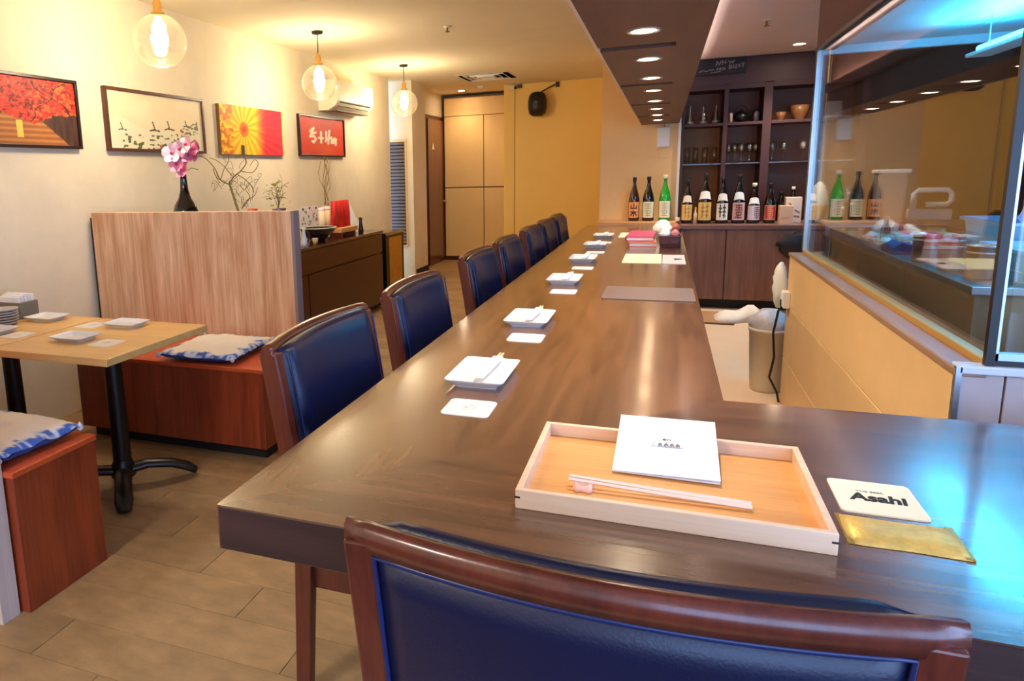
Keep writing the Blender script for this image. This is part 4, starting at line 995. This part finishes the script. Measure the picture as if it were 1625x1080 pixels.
for x, y, z, r_, yw, pt, mm in ((-.045, -.02, .18, .056, .3, -.2, mp1), (.005, -.01, .205, .05, -.1, .1, mp1), (.06, -.02, .225, .055, -.4, -.1, mp1), (.10, 0, .20, .05, -.5, -.2, mp2), (.05, .0, .165, .046, .2, -.4, mp2),
                              (-.02, -.015, .12, .05, .1, -.3, mp2), (.02, -.02, .09, .052, -.2, -.3, mp2), (-.005, .01, .15, .04, .5, 0, mp2), (.10, -.01, .165, .035, -.6, .2, mp2)):
    blossom(t, x, y, z, r_, yw, pt, mm)
mbr = mat('dry_branch', (120, 100, 48), .7)
def twigs(t, seed, base, n0, length, spread, curl, r0, depth=2, mm=None, lean=0.):
    rnd = random.Random(seed); a = MB()
    def grow(p, d, L, r, lv):
        pts = [Vector(p)]; dd = Vector(d); ax = Vector((rnd.uniform(-.3, .3), rnd.choice((-1, 1)), rnd.uniform(-.3, .3)))
        for i in range(7):
            dd = (dd+Vector((rnd.uniform(-.25, .25), rnd.uniform(-.15, .15), rnd.uniform(-.2, .2)))*.7+ax.cross(dd)*curl*(.4+lv*.8)).normalized()
            pts.append(pts[-1]+dd*L/7)
        a.tube(pts, [r*(1-.09*i) for i in range(8)], 5)
        if lv < depth:
            for k in range(3 if lv == 0 else 3):
                i = rnd.randint(2, 6); nd = (dd+Vector((rnd.uniform(-1, 1), rnd.uniform(-.4, .4), rnd.uniform(-.3, .9)))*spread).normalized(); grow(pts[i], nd, L*rnd.uniform(.4, .75), r*.62, lv+1)
    for k in range(n0): grow(base, Vector((lean+rnd.uniform(-.35, .35)*spread, rnd.uniform(-.1, .1), 1)).normalized(), length*rnd.uniform(.75, 1.1), r0, 0)
    return a
t = thing('curly_branch', 'curly dry willow branch in a low pot behind the partition', 'branch', (-2.46, 3.7, VZ))
a = MB()
def crv(pts, r0, r1=None):
    # smooth a hand-placed branch
    P_ = [Vector(p) for p in pts]; out = []
    for i in range(len(P_)-1):
        p0, p1, p2, p3 = P_[max(i-1, 0)], P_[i], P_[i+1], P_[min(i+2, len(P_)-1)]
        for k in range(5):
            s = k/5; out.append(.5*((2*p1)+(-p0+p2)*s+(2*p0-5*p1+4*p2-p3)*s*s+(-p0+3*p1-3*p2+p3)*s**3))
    out.append(P_[-1]); n = len(out); r1 = r1 or r0*.5
    a.tube(out, [r0+(r1-r0)*i/(n-1) for i in range(n)], 6)
crv([(0, 0, .02), (-.03, 0, .12), (-.06, .01, .20), (-.05, 0, .22)], .008, .006)
crv([(-.06, .01, .20), (-.12, 0, .23), (-.17, .02, .30), (-.22, .01, .36), (-.28, 0, .39)], .005, .002)
crv([(-.06, 0, .205), (-.03, .02, .25), (.03, 0, .28), (.07, .01, .33), (.04, .02, .37), (-.01, 0, .36)], .005, .002)
crv([(-.03, .0, .25), (-.09, .01, .31), (-.14, 0, .35), (-.2, .01, .37)], .003, .0015)
crv([(.03, 0, .28), (.11, .01, .27), (.16, 0, .32), (.13, .01, .345), (.10, 0, .31)], .003, .0015)
crv([(.0, 0, .265), (.07, 0, .22), (.11, 0, .17), (.10, 0, .10)], .003, .0015)
crv([(-.17, .0, .30), (-.15, .01, .24), (-.08, 0, .22)], .003, .0015)
crv([(-.12, 0, .23), (-.10, .02, .30), (-.06, .01, .34), (-.05, 0, .38)], .003, .0015)
crv([(.02, 0, .05), (.08, .01, .12), (.06, 0, .17), (.10, .02, .22)], .003, .0015)
crv([(.02, 0, .05), (.05, .02, .10), (.12, 0, .13), (.14, .01, .18)], .003, .0015)
rnd = random.Random(4)
for k in range(26):
    x, z = rnd.uniform(-.2, .14), rnd.uniform(.12, .34)
    if k < 13: x, z = rnd.uniform(.0, .15), rnd.uniform(.03, .20)
    d = rnd.uniform(-.06, .06); c = rnd.choice((-1, 1))
    crv([(x, rnd.uniform(-.02, .02), z), (x+d*.5, 0, z+.025), (x+d+.012*c, .01, z+.05), (x+d+.03*c, 0, z+.05), (x+d+.03*c, 0, z+.03)], .0016, .001)
a.build('branch_wood', mbr, t)
MB().lathe([(.001, 0), (.035, 0), (.04, .03), (.036, .03), (.001, .025)], n=16).build('pot', m_black, t)
t = thing('pot_plant', 'tiny leafy plant with yellow-green leaves at the right end behind the partition', 'plant', (-2.20, 3.74, VZ))
MB().lathe([(.001, 0), (.03, 0), (.04, .045), (.036, .045), (.001, .04)], n=16).build('pot', mat('grey_pot', (120, 110, 116), .5), t)
twigs(t, 5, (0, 0, .03), 5, .17, .9, .12, .0025, 1).build('stem', mbr, t)
rnd = random.Random(3); a = MB()
for k in range(46):
    an = rnd.uniform(0, 2*PI); rr = rnd.uniform(.01, .10); z = .06+rnd.uniform(0, .17)*(1-rr*3); c = Vector((rr*math.cos(an), rr*math.sin(an)*.6, z)); s = rnd.uniform(.012, .024)
    R_ = Matrix.Rotation(rnd.uniform(0, 6), 3, 'Z') @ Matrix.Rotation(rnd.uniform(-1, 1), 3, 'X')
    a.add([c+R_@Vector(p) for p in ((-s, 0, 0), (0, -s*.5, .002), (s, 0, 0), (0, s*.5, .002))], [(0, 1, 2, 3)])
o = a.build('foliage', mat('yellow_green_leaf', (172, 168, 66), .55, noise=.2, nscale=30), t); o['kind'] = 'stuff'
for k, (x, c_) in enumerate(((-2.36, (206, 88, 60)), (-2.16, (84, 74, 92)))):
    t = thing('pebble_dish', ['small reddish dish left of the tiny leafy plant', 'small dark dish of pebbles right of the tiny leafy plant'][k], 'dish', (x, 3.70, VZ)); MB().lathe([(.001, 0), (.02, 0), (.034, .05), (.03, .05), (.001, .02)], n=16).build('dish_body', mat('dish_%d' % k, c_, .4), t)
# things on the sideboard
SZ = .735
t = thing('punch_bowl', 'large dark lacquer bowl with pale rim on the sideboard', 'bowl', (-2.575, 4.98, SZ))
MB().lathe([(.001, 0), (.06, 0), (.062, .015), (.10, .045), (.145, .10), (.150, .112), (.143, .112), (.095, .05), (.001, .03)], n=32).build('bowl_body', mat('dark_lacquer', (34, 18, 24), .15, coat=.6), t)
MB().lathe([(.151, .112), (.147, .116), (.142, .112)], n=32, cap=False).build('rim', mat('pale_rim', (190, 184, 176), .3), t)
t = thing('white_jug', 'slim white ceramic jug at the near end of the sideboard', 'jug', (-2.51, 4.62, SZ))
MB().lathe([(.001, 0), (.03, 0), (.028, .03), (.014, .08), (.011, .12), (.016, .14), (.001, .14)], n=18).build('jug_body', m_porc, t)
MB().tube([(.012, 0, .12), (.045, 0, .10), (.04, 0, .05), (.024, 0, .03)], .005, 8).build('handle', m_black, t)
t = thing('small_cup', 'small gold and white cup beside the dark bowl on the sideboard', 'cup', (-2.49, 4.76, SZ)); MB().lathe([(.001, 0), (.018, 0), (.024, .045), (.021, .045), (.001, .01)], n=16).build('cup_body', mat('gold_cup', (216, 190, 120), .3, metal=.4), t)
MB().lathe([(.0205, .045), (.025, .046), (.024, .049)], n=16, cap=False).build('rim', m_porc, t)
def dots(u, v):
    d = min(math.hypot((u-a)*.9, v-b) for a, b in ((.12, .95), (.5, .97), (.88, .95), (.15, .22), (.45, .06)))
    c = (246, 238, 214)
    if d < .045: return (30, 26, 22)
    if vnoise(u*14, v*18, 4) > .66 and v < .9: c = (150, 146, 120)
    return c
t = thing('patterned_screen', 'small pale folding card screen with black dots on the sideboard', 'screen', (-2.72, 5.13, SZ))
for k in range(3):
    y = -.16+.107*k; B(-.008, 0, y, y+.10, 0, .275).build('screen_panel', m_paper, t, .001)
art('print', lambda u, v: (.0008, -.155+.30*u, .01+.26*v), 50, 50, dots, m_print, t)
for k in range(3):
    t = thing('storage_tube', 'slim cream cylinder on the sideboard between dotted screen and red cloth, %s of three' % ['left', 'middle', 'right'][k], 'canister', (-2.74, 5.36+.095*k, SZ), 0, 'cream cylinders on the sideboard')
    MB().lathe([(.001, 0), (.04, 0), (.04, .235), (.001, .235)], n=18).build('canister_body', mat('cream_tube', (240, 226, 184), .5), t)
    MB().lathe([(.042, .232), (.042, .25), (.001, .252)], n=18).build('lid', m_paper, t)
t = thing('wooden_stand', 'small tan wooden footed tray under the red cloth on the sideboard', 'stand', (-2.57, 5.41, SZ))
B(-.08, .08, -.17, .17, .045, .085).build('board', mat('tan_wood', (222, 164, 94), .5), t, .004)
for y in (-.13, .13): B(-.07, .07, y-.012, y+.012, 0, .045).build('foot', mat('red_foot', (150, 60, 30), .5), t, .003)
t = thing('red_cloth', 'bright red folded cloth banner standing on the tan wooden stand', 'cloth', (-2.575, 5.41, SZ+.085))
a = MB(); rings = []
for i in range(25):
    f = i/24; y = -.17+.34*f; x = .018*math.sin(f*17)+.008*math.sin(f*40)
    rings.append([(x-.012, y, 0), (x+.012, y, 0), (x*1.1+.012, y*.98, .12), (x*.8+.010, y*.94, .225), (x*.8-.010, y*.94, .225), (x*1.1-.012, y*.98, .12)])
a.loft(rings); a.build('cloth_folds', m_red, t, weld=True)
t = thing('display_card', 'white card leaning against the wall at the far end of the sideboard', 'card', (-2.70, 5.97, SZ))
MB().add([(.06, -.01, 0), (.06, .03, 0), (-.09, .03, .0), (-.02, -.30, .0)], []) if False else None
MB().add([(.06, -.16, 0), (.06, .035, 0), (-.06, .0, .29), (-.06, -.16, .29), (.064, -.16, .001), (.064, .035, .001), (-.056, .0, .291), (-.056, -.16, .291)], [(0, 3, 2, 1), (4, 5, 6, 7), (0, 1, 5, 4), (1, 2, 6, 5), (2, 3, 7, 6), (3, 0, 4, 7)]).build('card_sheet', m_paper, t)
t = thing('soy_bottle', 'small black bottle at the far front of the sideboard before the white card', 'bottle', (-2.56, 5.80, SZ))
MB().lathe([(.001, 0), (.022, 0), (.026, .02), (.02, .06), (.014, .09), (.014, .12), (.001, .122)], n=16).build('bottle_body', m_black, t)
MB().lathe([(.016, .118), (.016, .138), (.001, .14)], n=14).build('cap', m_ink, t)
t = thing('willow_twigs', 'thin bare golden twigs rising behind the red cloth on the sideboard', 'branch', (-2.88, 5.75, SZ))
MB().lathe([(.001, 0), (.035, 0), (.03, .2), (.036, .25), (.03, .25), (.001, .22)], n=16).build('twig_vase', m_porc, t)
a = MB(); rnd = random.Random(9)
for k in range(9):
    an = rnd.uniform(-1, 1); pts = [Vector((0, 0, .2))]
    for i in range(1, 9): pts.append(Vector((.02*math.sin(i+k), an*.13*i/8+.018*math.sin(i*1.4+k*2), .2+.062*i*rnd.uniform(.9, 1.02))))
    a.tube(pts, .0022, 5)
a.build('twig_stems', mat('golden_twig', (150, 118, 60), .7), t)

# ---------------------------------------------------------------- kitchen behind the glass
t = thing('kitchen_counter', 'stainless kitchen worktop on brown panels behind the glass screen', 'counter', (1.3, 3.7, 0)); of = t.location
a = MB(of); a.prism([(.905, 2.66), (1.95, 2.66), (1.95, 4.75), (.905, 4.75)], .825, .85); a.build('worktop', m_steel, t, .002)
for y0, y1 in ((2.68, 3.36), (3.364, 4.05), (4.054, 4.74)): B(.92, .935, y0, y1, .04, .825, of).build('side_panel', m_olive, t, .002)
B(.935, 1.9, 2.70, 2.715, .42, .825, of).build('end_panel', m_olive, t)
B(.935, 1.9, 2.70, 4.7, .36, .40, of).build('lower_shelf', m_steel, t)
B(.92, 1.9, 4.72, 4.74, .04, .825, of).build('end_panel', m_olive, t)
t = thing('prep_table', 'low steel prep table just behind the front glass pane', 'table', (1.5, 2.2, 0)); of = t.location
B(.95, 2.1, 1.98, 2.5, .60, .63, of).build('tabletop', m_steel, t, .003)
for x in (.98, 2.07):
    for y in (2.01, 2.47): B(x-.015, x+.015, y-.015, y+.015, 0, .60, of).build('leg', m_steel, t)
boxed('cardboard_carton', 'brown cardboard carton on the low table behind the front glass', 1.12, 2.28, .63, .24, .22, .14, mat('cardboard', (150, 100, 66), .8, noise=.06))
mpot = mat('pot_steel', (186, 176, 168), .25, metal=.9)
pt = None
for x, y, h, r_, lb in ((.965, 3.30, .105, .045, 'stainless canister on the kitchen worktop behind glass, left of three'), (.975, 3.06, .115, .047, 'stainless canister on the kitchen worktop behind glass, middle of three'), (.995, 2.86, .115, .047, 'stainless canister on the kitchen worktop behind glass, right beside the blue tub')):
    if pt is None:
        pt = thing('canister', lb, 'canister', (x, y, .85), 0, 'steel canisters on the kitchen worktop')
        MB().lathe([(.001, 0), (.042, 0), (.046, .006), (.046, .105), (.049, .108), (.049, .112), (.043, .112), (.042, .008), (.001, .006)], n=26).build('canister_wall', mpot, pt)
        MB().lathe([(.0465, .085), (.0478, .088), (.0465, .091)], n=26, cap=False).build('band', m_steel, pt)
    else: dup(pt, (x, y, .85), None, lb)
mtub = mat('blue_tub', (120, 190, 224), .3); mtub2 = clear_glass('clear_tub', (170, 214, 232), .12, .1, body=.55)
def tub(label, x, y, z, w, d, h, m_):
    t = thing('plastic_tub', label, 'tub', (x, y, z), 0, 'blue lit tubs in the kitchen'); a = MB(); r = .03
    a.loft([[(px*s, py*s, zz) for px, py in rrect(w, d, r, 4)] for s, zz in ((.9, 0), (.98, h-.012), (1.03, h-.012), (1.03, h), (.96, h), (.88, .006))], smooth=False); a.build('tub_wall', m_, t, weld=True)
    a = MB(); a.prism(rrect(w*.93, d*.93, r, 4), h*.30, h*.6); a.build('contents', mat('ice_contents', (206, 224, 232), .4, noise=.25, nscale=25, bump=.6, bscale=30), t)
tub('large pale blue plastic tub on the worktop at the right edge behind glass', 1.28, 2.90, .85, .46, .34, .105, mtub)
tub('shallow pale blue tray with dark handles behind the large tub', 1.44, 3.32, .85, .62, .40, .165, mtub2)
t = thing('ice_bag', 'rounded pale lavender plastic bag lying in the shallow tray at the right edge', 'bag', (1.36, 3.30, .951))
a = MB(); rings = []
for i in range(10):
    f = i/9; rr = .115*math.sin(PI*(.18+.80*f))**.8; rings.append([(rr*math.cos(2*PI*j/16)*(1+.16*(hsh(i, j, 27)-.5)), rr*math.sin(2*PI*j/16)*(1+.16*(hsh(j, i, 28)-.5)), .20*f) for j in range(16)])
a.loft(rings); a.build('bag_body', mat('lavender_plastic', (204, 186, 226), .4), t)
t = thing('mixing_bowl', 'upturned olive-green bowl on the worktop behind the canisters', 'bowl', (1.04, 3.47, .85)); MB().lathe([(.070, 0), (.073, .01), (.065, .06), (.045, .10), (.03, .106), (.03, .115), (.001, .115)], n=24).build('bowl_wall', mat('olive_bowl', (150, 142, 96), .4), t)
MB().lathe([(.03, .112), (.032, .12), (.028, .12)], n=16, cap=False).build('foot_ring', MATS['olive_bowl'], t)
t = thing('blue_sponge_cloth', 'dark blue folded cloth on the worktop edge left of the canisters', 'cloth', (.965, 3.62, .85))
a = MB(); rings = []
for i in range(9):
    f = i/8; rings.append([(-.05, -.09+.18*f, 0), (.06, -.09+.18*f, 0), (.055, -.09+.18*f, .025+.018*math.sin(f*7)), (-.02, -.09+.18*f, .04+.015*math.sin(f*9+1)), (-.048, -.09+.18*f, .022)])
a.loft(rings); a.build('cloth_folds', mat('blue_cloth', (36, 66, 120), .7, noise=.1), t, weld=True)
rnd = random.Random(21)
pc = [(226, 216, 196), (196, 176, 140), (236, 228, 214), (170, 130, 90), (206, 200, 196), (230, 210, 170)]
pg = None
for k in range(9):
    x, y = .98+.10*(k % 3)+rnd.uniform(-.015, .015), 3.86+.16*(k//3)+rnd.uniform(-.02, .02)
    lb = 'small dish of ingredients on the far half of the kitchen worktop, row %s, %s' % (['nearest', 'middle', 'farthest'][k//3], ['left', 'centre', 'right'][k % 3])
    t = thing('ingredient_dish', lb, 'dish', (x, y, .85), 0, 'ingredient dishes on the worktop')
    MB().lathe([(.001, 0), (.025, 0), (.044, .028), (.041, .028), (.024, .006), (.001, .006)], n=16).build('dish_wall', m_porc if k % 2 else m_steel, t)
    a = MB(); rings = []
    for i in range(4):
        f = i/3; rr = .038*(1-.75*f*f); rings.append([(rr*math.cos(2*PI*j/10)*(1+.3*(hsh(j, i, k)-.5)), rr*math.sin(2*PI*j/10)*(1+.3*(hsh(i, j, k)-.5)), .012+.034*f) for j in range(10)])
    a.loft(rings, smooth=False); a.build('food', mat('food_%d' % (k % 6), pc[k % 6], .6, noise=.3, nscale=60), t)
t = thing('white_tray', 'white plastic tray with scraps on the worktop beside the olive bowl', 'tray', (1.12, 3.66, .85))
a = MB(); a.loft([[(x*s, y*s, z) for x, y in rrect(.22, .16, .02, 3)] for s, z in ((.92, 0), (1, .03), (1.03, .032), (.97, .032), (.9, .006))], smooth=False); a.build('tray_wall', m_white, t)
B(-.06, .05, -.04, .04, .008, .045).build('wrapped_food', mat('food_wrap', (226, 222, 210), .4, noise=.2, nscale=40), t, .01)
# rack between the low wall and the far cabinet
t = thing('utensil_rack', 'small shelf rack with pale sticks and stacked trays beyond the end of the worktop', 'rack', (1.15, 5.35, 0)); of = t.location
for x in (.97, 1.33):
    for y in (5.12, 5.56): B(x-.012, x+.012, y-.012, y+.012, 0, .86, of).build('rack_post', m_steel, t)
for z in (.45, .62, .84): B(.96, 1.34, 5.11, 5.57, z, z+.016, of).build('rack_shelf', m_steel, t)
for k in range(7):
    B(.99+.03*k, 1.008+.03*k, 5.13, 5.16, .636, .77+.03*(k % 3), of).build('chopstick_bundle', mat('pale_sticks', (230, 196, 130), .6), t)
for k in range(4):
    tt = thing('steel_tray', 'stacked shallow steel tray on the utensil rack, %s from the bottom' % ['first', 'second', 'third', 'fourth'][k], 'tray', (1.17, 5.36, .466+.03*k), 0, 'trays on the utensil rack')
    a = MB(); a.loft([[(x*s, y*s, z) for x, y in rrect(.28, .36, .03, 3)] for s, z in ((.92, 0), (1, .026), (.97, .026), (.9, .004))], smooth=False); a.build('tray_wall', mpot, tt)
    MB().lathe([(.001, .005), (.05, .006), (.05, .012), (.001, .014)], n=12).build('liner', m_paper, tt)
# things on the cabinet seen through the glass
t = thing('paper_fan', 'white and yellow rounded paper lantern just right of the glass post', 'ornament', (1.215, 6.84, .74))
MB().lathe([(.001, 0), (.06, 0), (.078, .06), (.08, .12), (.066, .22), (.04, .31), (.012, .345), (.001, .346)], n=24).build('white_shade', mat('fan_white', (240, 232, 206), .7), t)
MB().lathe([(.0605, 0), (.079, .06), (.0812, .12), (.078, .15)], n=24, cap=False).build('yellow_band', mat('fan_yellow', (232, 176, 70), .6), t)
t = thing('sake_flagon', 'very large black sake flagon behind the glass beside the white ornament', 'bottle', (1.41, 6.86, .74))
MB().lathe([(.001, 0), (.09, 0), (.098, .02), (.10, .24), (.085, .33), (.05, .40), (.035, .45), (.034, .475), (.001, .475)], n=28).build('flagon_body', gb, t)
MB().lathe([(.036, .465), (.036, .487), (.001, .49)], n=18).build('cap', m_ink, t)
for z, an in ((.13, -1.9), (.16, -1.3), (.25, -1.6)):
    MB().tube([(.099*math.cos(an), .099*math.sin(an), z), (.1015*math.cos(an), .1015*math.sin(an), z)], .012, 8).build('label_dot', m_paper, t)
t = thing('water_dispenser', 'clear plastic container with lid and amber contents behind the glass', 'container', (1.72, 6.88, .74))
a = MB(); a.loft([[(x*s, y*s, z) for x, y in rrect(.20, .16, .02, 3)] for s, z in ((.9, 0), (1.04, .40), (1.0, .40), (.87, .01))], smooth=False); a.build('container_wall', clear_glass('container_plastic', (214, 200, 186), .1, .1, body=.45), t)
a = MB(); a.prism(rrect(.17, .13, .02, 3), .012, .14); a.build('contents', mat('amber_contents', (200, 130, 60), .5, noise=.3, nscale=20), t)
B(-.115, .115, -.095, .095, .40, .43).build('lid', m_white, t, .006)
t = thing('wall_dispenser', 'white plastic holder with rounded opening on the far kitchen wall', 'dispenser', (2.08, 7.15, .80))
a = MB(); a.tube([(-.13, -.05, .03), (-.13, -.05, .16), (-.10, -.05, .19), (.10, -.05, .19), (.13, -.05, .16), (.13, -.05, .10), (.10, -.05, .07), (-.04, -.05, .07)], .022, 8); a.build('holder_loop', m_white, t)
B(-.15, .15, -.04, .04, -.06, .03).build('holder_base', m_white, t, .01)
t = thing('range_hood', 'stainless hood panel over the kitchen, lit cyan blue', 'hood', (1.4, 3.5, 1.9)); of = t.location
mh = mat('hood_steel', (206, 222, 228), .4)
B(.80, 2.3, 1.98, 4.86, 1.905, 1.93, of).build('hood_panel', mh, t)
B(.80, 2.3, 4.86, 4.90, 1.86, 1.97, of).build('hood_lip', mh, t, .003)
B(.80, .83, 1.98, 4.86, 1.875, 1.93, of).build('hood_lip', mh, t, .003)
B(1.84, 2.3, 4.2, 4.86, 1.80, 1.905, of).build('filter_box', mat('blue_box', (96, 140, 196), .4), t, .004)
for k in range(5): B(1.9, 2.25, 3.70+.07*k, 3.74+.07*k, 1.82, 1.90, of).build('filter_fin', m_steel, t)
t = thing('kitchen_lamp', 'long cyan tube lamp hanging under the steel hood', 'lamp', (1.40, 3.75, 1.76))
B(-.05, .05, -.62, .62, -.03, -.012).build('lamp_housing', m_white, t, .003)
MB().tube([(0, -.6, .008), (0, .6, .008)], .016, 12).build('tube', mat('cyan_tube', (120, 220, 255), .5, emit=(40, 190, 255), es=16), t)
for y in (-.5, .5): MB().tube([(0, y, -.012), (0, y, .145)], .004, 6).build('hanger', m_steel, t)
light('tube_light', 'AREA', (0, 0, .026), P_BLUE*3, (.04, .52, 1.0), t, shape='RECTANGLE', size=.09, size_y=1.2).rotation_euler = (PI, 0, 0)
t = thing('work_lamp', 'cyan work lamp over the plastic tubs behind the front glass', 'lamp', (1.5, 2.75, 1.80))
MB().lathe([(.001, .06), (.03, .06), (.075, 0), (.07, 0), (.027, .05), (.001, .05)], n=20).build('lamp_shade', m_white, t)
MB().tube([(0, 0, .06), (0, 0, .105)], .006, 8).build('stem', m_steel, t)
MB().lathe([(.001, .03), (.022, .025), (.022, .005), (.001, 0)], n=14).build('bulb', MATS['cyan_tube'], t)
light('work_light', 'SPOT', (0, 0, -.01), P_BLUE*1.5, (.08, .48, 1.0), t, spot_size=math.radians(85), spot_blend=.6, shadow_soft_size=.03)
t = thing('added_cove_light', 'added unseen fill-light trough along the kitchen side of the soffit', 'lamp', (.106, 4.6, 1.80))  # added lamp, hidden from view, to brighten the aisle and its ceiling
B(0, .044, -2.2, 2.2, 0, .008).build('trough_base', m_soffit, t)
B(.038, .044, -2.2, 2.2, .008, .07).build('trough_lip', m_soffit, t)
B(.012, .030, -2.18, 2.18, .008, .014).build('fill_strip', mat('fill_strip_glow', (255, 230, 210), .5, emit=(255, 226, 206), es=6), t)
light('fill_strip_light', 'AREA', (.021, 0, .018), P_COVE_FILL, (1, .86, .76), t, shape='RECTANGLE', size=.03, size_y=4.3).rotation_euler = (PI, 0, 0)
# ---------------------------------------------------------------- aisle floor: bin, cloth, socket
t = thing('waste_bin', 'tall cream plastic bin in the kitchen aisle by the end of the low wall', 'bin', (.565, 4.24, 0))
MB().lathe([(.001, 0), (.075, 0), (.08, .02), (.098, .34), (.104, .345), (.104, .36), (.094, .36), (.07, .02), (.001, .015)], n=28).build('bin_wall', mat('cream_plastic', (222, 206, 176), .45), t)
a = MB(); rings = []
for i in range(8):
    f = i/7; rr = .09+.02*math.sin(f*3)-.05*f*f; rings.append([(rr*math.cos(2*PI*j/16)*(1+.22*(hsh(i, j, 13)-.5)), rr*math.sin(2*PI*j/16)*(1+.22*(hsh(j, i, 14)-.5)), .33+.13*f) for j in range(16)])
a.loft(rings); a.build('bin_liner', mat('grey_liner', (196, 190, 190), .4, noise=.15, nscale=30), t)
t = thing('plastic_bag', 'white plastic bag hanging at the end of the low ochre wall above the bin', 'bag', (.585, 4.10, .50))
a = MB(); rings = []
for i in range(10):
    f = i/9; rr = (.02+.028*math.sin(PI*f)**.7)*(1 if f < .95 else .5); rings.append([(rr*.75*math.cos(2*PI*j/12)*(1+.3*(hsh(i, j, 7)-.5)), rr*math.sin(2*PI*j/12)*(1+.3*(hsh(j, i, 8)-.5)), .24*f) for j in range(12)])
a.loft(rings); a.build('bag_body', MATS['white_plastic'], t)
t = thing('socket_box', 'small white socket box on the end of the low ochre wall', 'socket', (.612, 3.99, .56)); B(-.03, 0, -.04, .04, -.04, .045).build('case', m_white, t, .004); B(-.034, -.03, -.03, .03, -.03, .035).build('socket_plate', m_paper, t, .001)
t = thing('power_cord', 'black power cord hanging from the socket down beside the bin', 'cord', (.57, 4.0, .5))
MB().tube([(.02, -.01, .03), (0, 0, 0), (-.015, .01, -.12), (-.005, 0, -.25), (-.02, .01, -.36), (.02, .01, -.44), (.03, .0, -.49)], .006, 8).build('cable', m_cordm, t)
B(.005, .03, -.02, .01, .025, .06).build('plug', m_cordm, t, .003)
t = thing('floor_cloth', 'crumpled white cloth on the aisle floor before the dark cabinet', 'cloth', (.66, 6.18, 0))
a = MB(); rings = []
for i in range(13):
    f = i/12; hh = .10*math.sin(PI*min(1, f*1.05))**.8*(1+.3*math.sin(f*14)); wv = .16+.05*math.sin(f*9)
    rings.append([(-.24+.48*f, -wv, .002), (-.24+.48*f, wv, .002), (-.24+.48*f, wv*.7, hh*.5+.01), (-.24+.48*f, .02*math.sin(f*20), hh+.012), (-.24+.48*f, -wv*.6, hh*.6+.01)])
a.loft(rings); a.build('cloth_folds', mat('white_cloth', (240, 226, 210), .8, noise=.08, nscale=20), t, weld=True)
t = thing('rubber_mat', 'tan slatted floor mat edge lying before the dark cabinet', 'mat', (.35, 6.2, 0)); a = MB(); a.prism(rrect(.40, .5, .02, 3), 0, .012); a.build('mat_body', mat('tan_mat', (176, 128, 84), .7), t)
MB().tube([(-.2, -.25, .012), (.2, -.25, .012)], .008, 6).build('mat_edge', mat('mat_edge_dark', (110, 74, 50), .7), t)
t = thing('black_bag', 'bunched black bag hanging on the last dark cabinet door near the low wall', 'bag', (1.02, 6.592, .47))
a = MB(); rings = []
for i in range(10):
    f = i/9; rr = .035+.085*math.sin(PI*min(1, .15+f*.8)); rings.append([(rr*1.1*math.cos(2*PI*j/14)*(1+.25*(hsh(i, j, 17)-.5)), -.05+.05*math.sin(2*PI*j/14)*rr/.12*(1+.25*(hsh(j, i, 18)-.5)), .20*(1-f)) for j in range(14)])
a.loft(rings); a.build('bag_body', mat('black_cloth', (24, 20, 24), .6, noise=.2, nscale=30), t)
MB().tube([(-.04, -.05, .19), (0, -.03, .225), (.04, -.05, .19)], .006, 6).build('handle', m_black, t)
